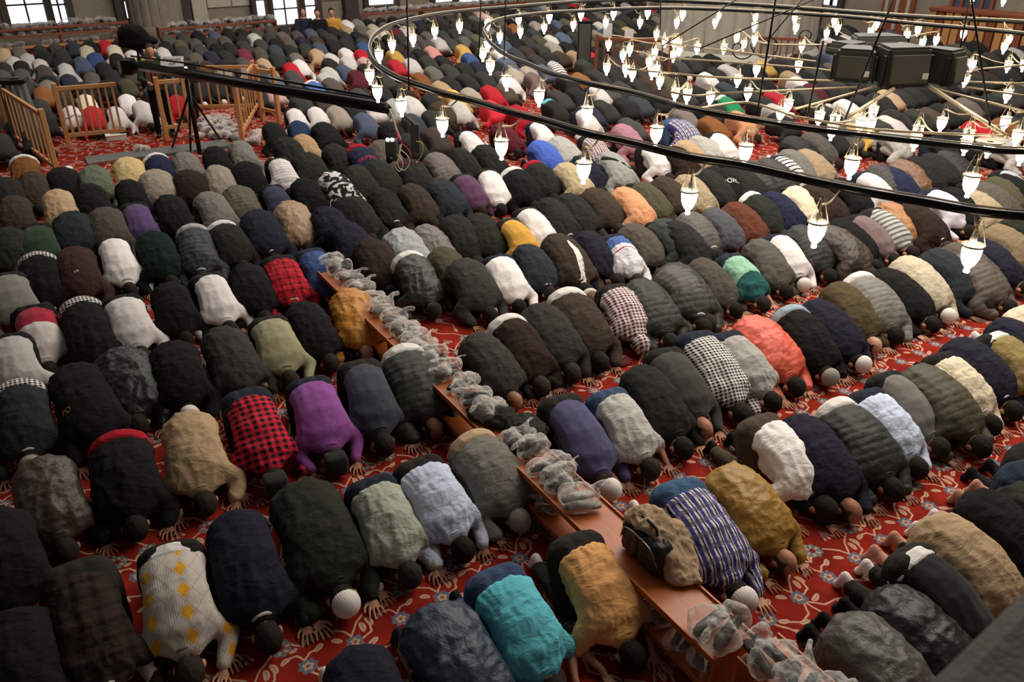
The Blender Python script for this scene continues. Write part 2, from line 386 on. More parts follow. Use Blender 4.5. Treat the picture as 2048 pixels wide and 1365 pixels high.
def chain(P,n=6):
    """P: list of (center, radii); interpolated ellipsoids"""
    out=[]
    for (c0,r0),(c1,r1) in zip(P[:-1],P[1:]):
        for k in range(n):
            t=k/n; out.append((tuple(np.array(c0)*(1-t)+np.array(c1)*t),tuple(np.array(r0)*(1-t)+np.array(r1)*t),0))
    out.append((P[-1][0],P[-1][1],0)); return out
def cap(a,b,ra,rb,n=7):
    return chain([(a,(ra,)*3),(b,(rb,)*3)],n)
# ---------------------------------------------------------------- bowing figure prototypes
ARMS=[((.36,.275,.11),(.53,.215,.045)),((.32,.29,.10),(.50,.255,.045)),((.38,.26,.12),(.56,.185,.05))]
def mir(p,s): return (p[0],p[1]*s,p[2])
def make_body(av,hi):
    el,wr=ARMS[av]; P=[]
    P+=chain([((-.04,0,.40),(.13,.15,.12)),((.12,0,.39),(.11,.125,.09)),((.27,0,.32),(.11,.145,.10)),((.39,0,.225),(.09,.15,.085)),((.46,0,.17),(.06,.07,.06)),((.53,0,.135),(.06,.06,.06))],5)
    P+=[((.60,0,.118),(.112,.079,.098),0),((.575,0,.085),(.085,.066,.07),0)]            # skull, face
    P+=[((.50,0,.05),(.028,.03,.025),0),((.565,0,.012),(.02,.014,.018),0),((.53,0,.025),(.014,.025,.012),0)]   # chin, nose, lips
    for s in (1,-1):
        P+=[((.605,s*.03,.028),(.014,.014,.012),0),((.572,s*.089,.118),(.034,.011,.021),0),((.558,s*.092,.102),(.014,.011,.013),0)]     # eye, ear, lobe
        P+=cap((.39,s*.16,.22),mir(el,s),.055,.042)+cap(mir(el,s),mir(wr,s),.042,.026)
        P+=cap((-.03,s*.10,.37),(.05,s*.13,.075),.085,.055)+cap((.05,s*.13,.065),(-.38,s*.115,.065),.052,.036)
        P+=chain([((-.38,s*.115,.07),(.04,.035,.05)),((-.43,s*.115,.09),(.03,.036,.05)),((-.46,s*.115,.04),(.03,.042,.035))],3)
    me=blob_mesh(P,.013 if hi else .035,3 if hi else 2,2 if hi else 1)
    if hi:
        # hands: a palm, four unequal bent fingers and a thumb that leaves the side of the palm
        H=[]
        for s in (1,-1):
            w=Vector(mir(wr,s)); yaw=-s*.12
            def loc(x,y,z): 
                c,n=math.cos(yaw),math.sin(yaw); return (w.x+x*c-y*n, w.y+x*n+y*c, z)
            H+=cap(tuple(w),loc(.03,0,.028),.026,.024,4)+chain([(loc(.035,0,.024),(.03,.03,.016)),(loc(.075,0,.018),(.03,.042,.013))],5)
            for k,(fy,L) in enumerate(((-.032,.062),(-.011,.078),(.011,.084),(.032,.070))):
                y0=fy*s*-1; sp=y0*.55
                a=loc(.095,y0,.016); b=loc(.095+L*.45,y0+sp*.45,.021); c=loc(.095+L*.8,y0+sp*.8,.013); d=loc(.095+L,y0+sp,.009)
                H+=cap(a,b,.0095,.0085,8)+cap(b,c,.0085,.0078,6)+cap(c,d,.0078,.0068,4)
            ty=-s
            H+=cap(loc(.045,ty*.03,.018),loc(.075,ty*.058,.017),.014,.0105,6)+cap(loc(.075,ty*.058,.017),loc(.108,ty*.068,.011),.0105,.008,7)
        hm=blob_mesh(H,.0042,2,1)
    else:
        H=[]
        for s in (1,-1):
            w=Vector(mir(wr,s)); H+=[((w.x+.06,w.y,.02),(.06,.035,.018),0)]
        hm=blob_mesh(H,.02,1,1)
    bm=bmesh.new(); bm.from_mesh(me); bm.from_mesh(hm); bm.to_mesh(me); bm.free(); bpy.data.meshes.remove(hm)
    me.materials.append(CL['skin']); return shade(me)
def garment(style,av,hi,seed):
    el,wr=ARMS[av]; rnd=random.Random(seed*13+av)
    fat={'J':1.0,'P':1.1,'L':1.03,'R':1.02,'S':.95,'T':.95,'K':.95,'V':.95}[style]
    short=style in 'STKV'; f=fat*(.95+rnd.uniform(-.03,.04))
    P=[]
    if short:
        xs=(-.03 if style in 'KV' else .02)
        P+=chain([((xs,0,.405),(.06,.222*f,.142)),((.12,0,.405),(.12,.205*f,.128)),((.25,0,.35),(.13,.222*f,.132)),((.36,0,.27),(.13,.248*f,.125)),((.42,0,.22),(.09,.225*f,.10)),((.50,0,.18),(.05,.092,.078))],6)
        P+=chain([((.03,0,.30),(.06,.20*f,.12)),((.30,0,.22),(.1,.20*f,.10))],4)
    else:
        P+=chain([((-.07,0,.385),(.155,.238*f,.178)),((.06,0,.40),(.14,.228*f,.152)),((.2,0,.365),(.13,.232*f,.142)),((.33,0,.29),(.13,.252*f,.134)),((.42,0,.23),(.095,.232*f,.105)),((.50,0,.18),(.05,.095,.08))],6)
        P+=chain([((-.13,0,.27),(.11,.22*f,.17)),((-.10,0,.36),(.14,.232*f,.18))],3)+chain([((-.08,0,.24),(.12,.215*f,.13)),((.12,0,.24),(.12,.215*f,.12)),((.30,0,.20),(.1,.22*f,.10))],4)
        if style=='R':
            P+=chain([((-.2,0,.12),(.10,.19,.12)),((-.12,0,.25),(.13,.20,.16)),((.02,0,.24),(.14,.2,.2)),((.15,0,.25),(.1,.19,.17))],4)
    for s in (1,-1):
        ra,rb,rc=(.098*f,.082*f,.055*f) if not short else (.085,.068,.046)
        if style=='P': rb*=1.15; rc*=1.2
        P+=cap((.38,s*.165,.225),mir(el,s),ra,rb)
        if style=='V': P=P; 
        if style=='T': continue
        P+=cap(mir(el,s),mir(wr,s),rb,rc)
    me=blob_mesh(P,.0145 if hi else .04,5 if hi else 2,2 if hi else 1)
    c=getco(me); n=getno(me)
    if hi:
        al=c[:,0]-c[:,2]*.8; d=np.zeros(len(c)); sd=seed*7+av
        def rid(fx,fy,fz,s,rot=0):
            ca,sa=math.cos(rot),math.sin(rot); X=c[:,0]*ca-c[:,1]*sa; Y=c[:,0]*sa+c[:,1]*ca
            return 1-np.abs(vnoise(np.c_[X*fx,Y*fy,c[:,2]*fz],s)*2-1)
        amp={'J':.009,'P':.006,'L':.012,'R':.013,'S':.010,'T':.009,'K':.004,'V':.005}[style]
        d+=amp*((rid(5,13,8,sd,.35)**2)*.8+(rid(5,13,8,sd+3,-.4)**2)*.8+(rid(12,4,8,sd+5)**2)*.7-.8)
        d+=amp*.5*((rid(16,26,16,sd+9,.5)**3)+(rid(26,16,16,sd+10,-.3)**3)-.6)
        if style in 'STR': # gathers fanning from the waist and the neck
            g=np.exp(-np.abs(c[:,0]-.02)/.10)+.9*np.exp(-np.abs(c[:,0]-.47)/.07); d+=.0035*g*np.sin(c[:,1]*120+vnoise(c*9,sd)*11)
        if style=='P': 
            q=np.abs(np.sin((al+5)*math.pi/.085+seed)); d+=.006*(q**.6-.8)
        if style in 'KVP':   # ribbed waistband pulled tight
            w=np.exp(-((c[:,0]-(-.05 if style!='P' else -.17))/.03)**2); d-=.010*w
        c=c+n*d[:,None]
        c[:,0]+=.012*(vnoise(c*4,sd+1)-.5); c[:,1]+=.02*(vnoise(c*3.1,sd+2)-.5); c[:,2]+=.02*(vnoise(c*3.3,sd+4)-.5)
    c[:,2]=np.maximum(c[:,2],.004); setco(me,c); return shade(me)
def make_trousers(hi):
    P=chain([((-.07,0,.375),(.152,.222,.165)),((.03,0,.385),(.12,.19,.13))],5)
    for s in (1,-1):
        P+=cap((-.06,s*.09,.36),(.04,s*.13,.10),.135,.092)+cap((.05,s*.135,.085),(-.36,s*.125,.075),.082,.058)
        P+=[((-.08,s*.09,.40),(.12,.125,.138),0)]
    me=blob_mesh(P,.014 if hi else .045,5 if hi else 2,2 if hi else 1); c=getco(me)
    if hi:
        n=getno(me); d=.006*((1-np.abs(vnoise(c*np.array([22,7,14]),3)*2-1))**2+(1-np.abs(vnoise(c*np.array([8,20,14]),5)*2-1))**2-.7)
        c=c+n*d[:,None]
    c[:,2]=np.maximum(c[:,2],.004); setco(me,c); return shade(me)
def ell(c,r,sub=3,cut=None,disp=0,fr=20,seed=0,shift=None):
    V,F=ico(sub); v=V*np.array(r)
    if disp: v=v*(1+disp*(vnoise(V*fr,seed)-.5))[:,None]
    v=v+np.array(c)
    if cut is not None:
        keep=cut(v); F=F[keep[F].all(axis=1)]
    me=mesh(v,[tuple(map(int,f)) for f in F]); 
    bm=bmesh.new(); bm.from_mesh(me); bmesh.ops.delete(bm,geom=[q for q in bm.verts if not q.link_faces],context='VERTS'); bm.to_mesh(me); bm.free()
    return shade(me)
def make_tail(hi):   # the shirt or waistband showing above the hem
    P=chain([((-.085,0,.39),(.05,.229,.175)),((-.02,0,.395),(.05,.222,.165))],4)
    me=blob_mesh(P,.014 if hi else .04,4,2 if hi else 1); return shade(me)
SOCKP=lambda s: chain([((-.30,s*.12,.075),(.05,.05,.05)),((-.38,s*.115,.075),(.045,.042,.054)),((-.435,s*.115,.10),(.036,.041,.055)),((-.455,s*.115,.045),(.032,.046,.04)),((-.47,s*.115,.02),(.04,.045,.02))],4)
PROTO={}
def proto(key,fn,*a):
    if key not in PROTO: PROTO[key]=fn(*a)
    return PROTO[key]
def hat_mesh(h,hi):
    s=3 if hi else 2
    if h=='h': return ell((.612,0,.125),(.106,.0835,.101),s+ (1 if hi else 0),lambda v:((v[:,2]>.075)|(v[:,0]>.64))&(v[:,0]>.552),.12,34,2)
    if h=='b': return ell((.600,0,.116),(.118,.0835,.101),s+1,lambda v:(v[:,2]<.172)&(v[:,2]>.04)&(v[:,0]>.54)&(v[:,0]<.672),.03,30,3)
    if h=='g': return ell((.612,0,.124),(.106,.083,.10),s+(1 if hi else 0),lambda v:((v[:,2]>.07)|(v[:,0]>.66))&(v[:,0]>.552),.12,34,5)
    if h in 'WGk': 
        me=ell((.655,0,.14),(.085,.088,.092),s,None,.03,12,4); c=getco(me)
        c[:,0]=np.minimum(c[:,0],.66+.062+.02*np.cos(c[:,1]*12)); k=c[:,0]<.615; c[k,0]=.615; setco(me,c); return me
    if h=='K':
        bm=bmesh.new(); boxv(bm,.60,.745,-.088,.088,.045,.225,None,.03); me=bpy.data.meshes.new('cap'); bm.to_mesh(me); bm.free(); return shade(me)
    if h=='E':
        return ell((.70,0,.10),(.07,.075,.075),s,None,.02)
HATC={'h':col(34,29,24),'b':col(52,44,38),'g':col(150,144,136),'W':col(226,216,208),'G':col(150,142,128),'k':col(30,28,26),'K':col(26,25,24),'E':col(122,98,66)}
HATN={'h':'hair','b':'hair','g':'hair','W':'skullcap','G':'skullcap','k':'skullcap','K':'cap','E':'hat'}
C_=dict(lg=(198,188,176),nv=(40,40,54),dgn=(50,52,44),dbr=(58,44,36),blk=(31,30,29),lsage=(178,180,164),lblue=(200,210,230),gr=(122,118,110),denim=(44,54,72),turq=(104,196,210),
 tan=(222,164,104),white=(232,224,220),gold=(150,112,44),khaki=(150,130,82),cream=(206,192,166),bei=(180,152,118),slate=(66,68,80),goldr=(196,128,40),ol=(82,78,58),olb=(92,78,54),
 char=(66,64,60),br=(72,60,50),indigo=(74,72,104),lgr=(184,180,172),dk=(48,46,43),coral=(222,96,76),sl=(52,56,62),tau=(92,84,76),khaki2=(140,120,92),sage=(162,156,122),
 crimson=(176,28,56),redp=(178,36,50),redc=(226,44,64),blue=(62,84,128),purple=(138,72,142),green=(38,66,40),violet=(88,64,108),navyk=(58,68,96),bei2=(172,140,106),dgreen=(28,44,36),
 brr=(72,48,44),greige=(158,146,132),orbr=(132,84,46),sageg=(98,104,86),sand=(202,176,124),nvb=(40,44,70),tau2=(104,94,88),plum=(94,58,88),sand2=(178,160,128),lgr2=(160,160,154),
 peach=(210,150,110),mustard=(224,168,66),sl2=(66,70,70),blue2=(84,108,170),silver=(158,160,162),bei3=(158,136,110),brl=(122,90,66),pale=(184,188,194),wlilac=(206,198,208),
 rust2=(158,106,62),mauve=(118,98,96),crm=(218,200,170),rust=(98,56,40),slg=(84,84,88),gr3=(92,88,80),mint=(156,206,176),wh2=(208,200,194),slb=(78,86,104),navyb=(44,62,92),
 redd=(186,36,48),gold2=(190,152,80),pink=(206,170,162),maroon=(96,36,46),pink2=(202,138,134),rblue=(74,100,186),pinkm=(176,124,138),grn=(48,130,88))
CN=dict(lg='light grey',nv='navy',dgn='dark green',dbr='dark brown',blk='black',gr='grey',denim='faded denim',bei='beige',cream='cream',khaki2='khaki',slate='slate',ol='olive',char='charcoal',br='brown',lgr='light grey',dk='charcoal black',sl='slate grey',tau='taupe',blue='blue',dgreen='bottle green',greige='greige',nvb='navy blue',tau2='greyish brown',sand2='sand beige',sl2='slate',bei3='beige',gr3='olive grey',wh2='off-white',slb='steel blue',redd='red',gold2='mustard',pink='pale pink',maroon='maroon',pink2='pink',mauve='mauve',white='white',peach='peach',slg='blue-grey',sand='sandy',orbr='rust orange',crm='cream',bei2='camel',blue2='sky blue',indigo='indigo')
GN=dict(J='jacket',P='puffer jacket',L='leather jacket',R='robe',S='shirt',T='t_shirt',K='sweater',V='argyle_sweater')
TAILC=dict(whitetail=(228,222,216),plaidtail=(140,136,128),redtail=(170,28,44),stripetail=(170,168,164),cyantail=(96,190,200),lbluetail=(150,168,178),tanwaist=(186,160,130),lettersback=(31,30,29))
SKINS=[(176,126,98),(150,104,80),(190,142,114),(128,88,66),(164,116,92)]
CLMAT=dict(J='cloth',P='puffer',L='leather',R='leather',S='cloth',T='cloth',K='knit',V='knit')
PEOPLE=[]
def person(x,y,ang,sx,sc,style,color,hat,opts,label,lod,rnd):
    """one bowing figure: root empty at the knees, parts as children"""
    e=empty('person',(x,y,0),R_(ang),(sx*sc,sc*rnd.uniform(.97,1.04),sc))
    tag(e,label,'person','worshippers bowing in rows on the carpet')
    hi=lod==0; av=rnd.randrange(3); sd=rnd.randrange(2)
    key=(style,av,hi,sd if hi else 0)
    c=C_[color]; k=rnd.uniform(.93,1.07)*(.86 if max(c)<70 else (.93 if max(c)<100 else 1)); cc=col(*[min(255,q*k) for q in c])
    m=CL[CLMAT[style]]
    for o in opts:
        if o in PAT: m=CL['cloth_'+o]
    link('body',proto(('body',av,hi),make_body,av,hi),CL['skin'],e,color=col(*SKINS[rnd.randrange(5)]))
    g=link(GN[style].replace(' ','_'),proto(key,garment,style,av,hi,sd),m,e,color=cc)
    tr=(34,33,34)
    for o in opts:
        tr={'jeans':(62,76,104),'browntr':(78,68,56),'blacktr':(28,28,28)}.get(o,tr)
    if style in 'STKV' and 'jeans' not in opts and 'browntr' not in opts: tr=rnd.choice([(34,33,34),(40,44,56),(44,40,36)])
    if 'bplaid' in opts: tr=(64,90,120)
    if color=='denim': tr=(96,112,140)
    hasT=[o for o in opts if o in TAILC and o!='lettersback']
    if hi or style in 'STKV':
        tz=link('trousers',proto(('tr',hi),make_trousers,hi),CL['cloth'],e,color=col(*tr))
        if style in 'JPLR': tz.scale=(.90,.90,.93); tz.location=(-.01,0,0)
    if hasT:
        o=link('shirt_tail',proto(('tail',hi),make_tail,hi),CL['cloth'],e,color=col(*TAILC[hasT[0]]))
        if style in 'JPLR':
            g.location=(.055,0,-.004); g.scale=(.92,1,1)
            o.scale=(1.12,1.0,1.03); o.location=(-.022,0,.002)
            if not hi: link('trousers',proto(('tr',hi),make_trousers,hi),CL['cloth'],e,color=col(*tr))
        else: o.scale=(1,.98,.98)
        if hasT[0]=='plaidtail': o.material_slots[0].link='OBJECT'; o.material_slots[0].material=CL['cloth_bwcheck']
        if hasT[0]=='stripetail': o.material_slots[0].link='OBJECT'; o.material_slots[0].material=CL['cloth_bands']
    if hi:
        cp=[(.508+.016*math.cos(a),.072*math.sin(a),.172+.066*math.cos(a)) for a in np.linspace(-2.2,2.2,16)]
        if 'col' not in PROTO: v_,f_=tube_mesh(cp,.013,7); PROTO['col']=shade(mesh(v_,f_))
        link('collar',PROTO['col'],m,g,color=(cc if rnd.random()<.5 else (col(*[q*.7 for q in c]) if rnd.random()<.7 else col(196,190,182))))
    if hat in HATN:
        hc=HATC[hat]
        if hat in 'WGkKE' and hi: link('hair',proto(('h','h',hi),hat_mesh,'h',hi),CL['hair'],e,color=HATC['h'])
        h=link(HATN[hat],proto(('h',hat,hi),hat_mesh,hat,hi),CL['hair'] if hat in 'hbg' else CL['knit'],e,color=hc)
        if rnd.random()<.5 and hat in 'hb': h.color=tuple(np.array(hc[:3])*rnd.uniform(.8,2.2))+(1,)
    elif hat=='r':
        h=link('headscarf',proto(('h','h',hi),hat_mesh,'h',hi),CL['cloth_rcheck'],e,color=col(232,222,220)); h.scale=(1.06,1.1,1.1); h.location=(-.03,0,0)
    if hi:
        sc_=(236,220,218) if rnd.random()<.3 or color in('tan','slate') or 'bplaid' in opts else (26,26,28)
        if 'barefeet' in opts: sc_=(190,140,116)
        tz0=[q for q in e.children if q.name.startswith('trousers')][0]
        for s in (1,-1):
            link('sock',proto(('sock',s),lambda s:shade(blob_mesh(SOCKP(s),.01,3)),s),CL['cloth'],tz0,color=col(*sc_),loc=((.01/.9 if tz0.scale[0]<.95 else 0),0,0)).scale=[1/q for q in tz0.scale]
    return e

from mathutils.bvhtree import BVHTree
def conform(pts,me,off=.004):
    """drop points (x,y) onto the upper surface of a garment"""
    bv=BVHTree.FromPolygons([v.co for v in me.vertices],[tuple(p.vertices) for p in me.polygons]); out=[]
    for x,y in pts:
        h=bv.ray_cast(Vector((x,y,2)),Vector((0,0,-1))); out.append(Vector((x,y,(h[0].z if h[0] else .2)+off)))
    return out
def garment_of(e): return [q for q in e.children if any(q.name.startswith(w) for w in ('jacket','puffer','leather','robe','shirt','t_shirt','sweater','argyle')) and not q.name.startswith('shirt_tail')][0]
def lettering(e,body,size,cx,cy,mat,rot=0):
    g=garment_of(e); cu=bpy.data.curves.new('t','FONT'); cu.body=body; cu.size=size; cu.align_x='CENTER'; cu.align_y='CENTER'
    ob=bpy.data.objects.new('t',cu); COL.objects.link(ob); me=bpy.data.meshes.new_from_object(ob.evaluated_get(bpy.context.evaluated_depsgraph_get())); bpy.data.objects.remove(ob)
    bm=bmesh.new(); bm.from_mesh(me); bmesh.ops.subdivide_edges(bm,edges=[x for x in bm.edges if x.calc_length()>.02],cuts=2); bm.to_mesh(me); bm.free()
    ca,sa=math.cos(rot),math.sin(rot); P=[(cx-(v.co.x*sa+v.co.y*ca),cy+(v.co.x*ca-v.co.y*sa)) for v in me.vertices]
    Q=conform(P,g.data,.005)
    for v,q in zip(me.vertices,Q): v.co=q
    link('lettering',me,mat,g)
def strip(e,name,path,w,mat,color=None):
    g=garment_of(e); L=[]; 
    for i,(x,y) in enumerate(path):
        a=path[max(0,i-1)];b=path[min(len(path)-1,i+1)]; dx,dy=b[0]-a[0],b[1]-a[1]; l=math.hypot(dx,dy); nx,ny=-dy/l,dx/l; ww=w[i] if isinstance(w,(list,tuple)) else w
        L+=[(x+nx*ww,y+ny*ww),(x,y),(x-nx*ww,y-ny*ww)]
    Q=conform(L,g.data,.009); F=[]
    for i in range(len(path)-1):
        for k in (0,1): F.append((i*3+k,i*3+k+1,i*3+k+4,i*3+k+3))
    return link(name,mesh(Q,F),mat,e,color=color,smooth=True)
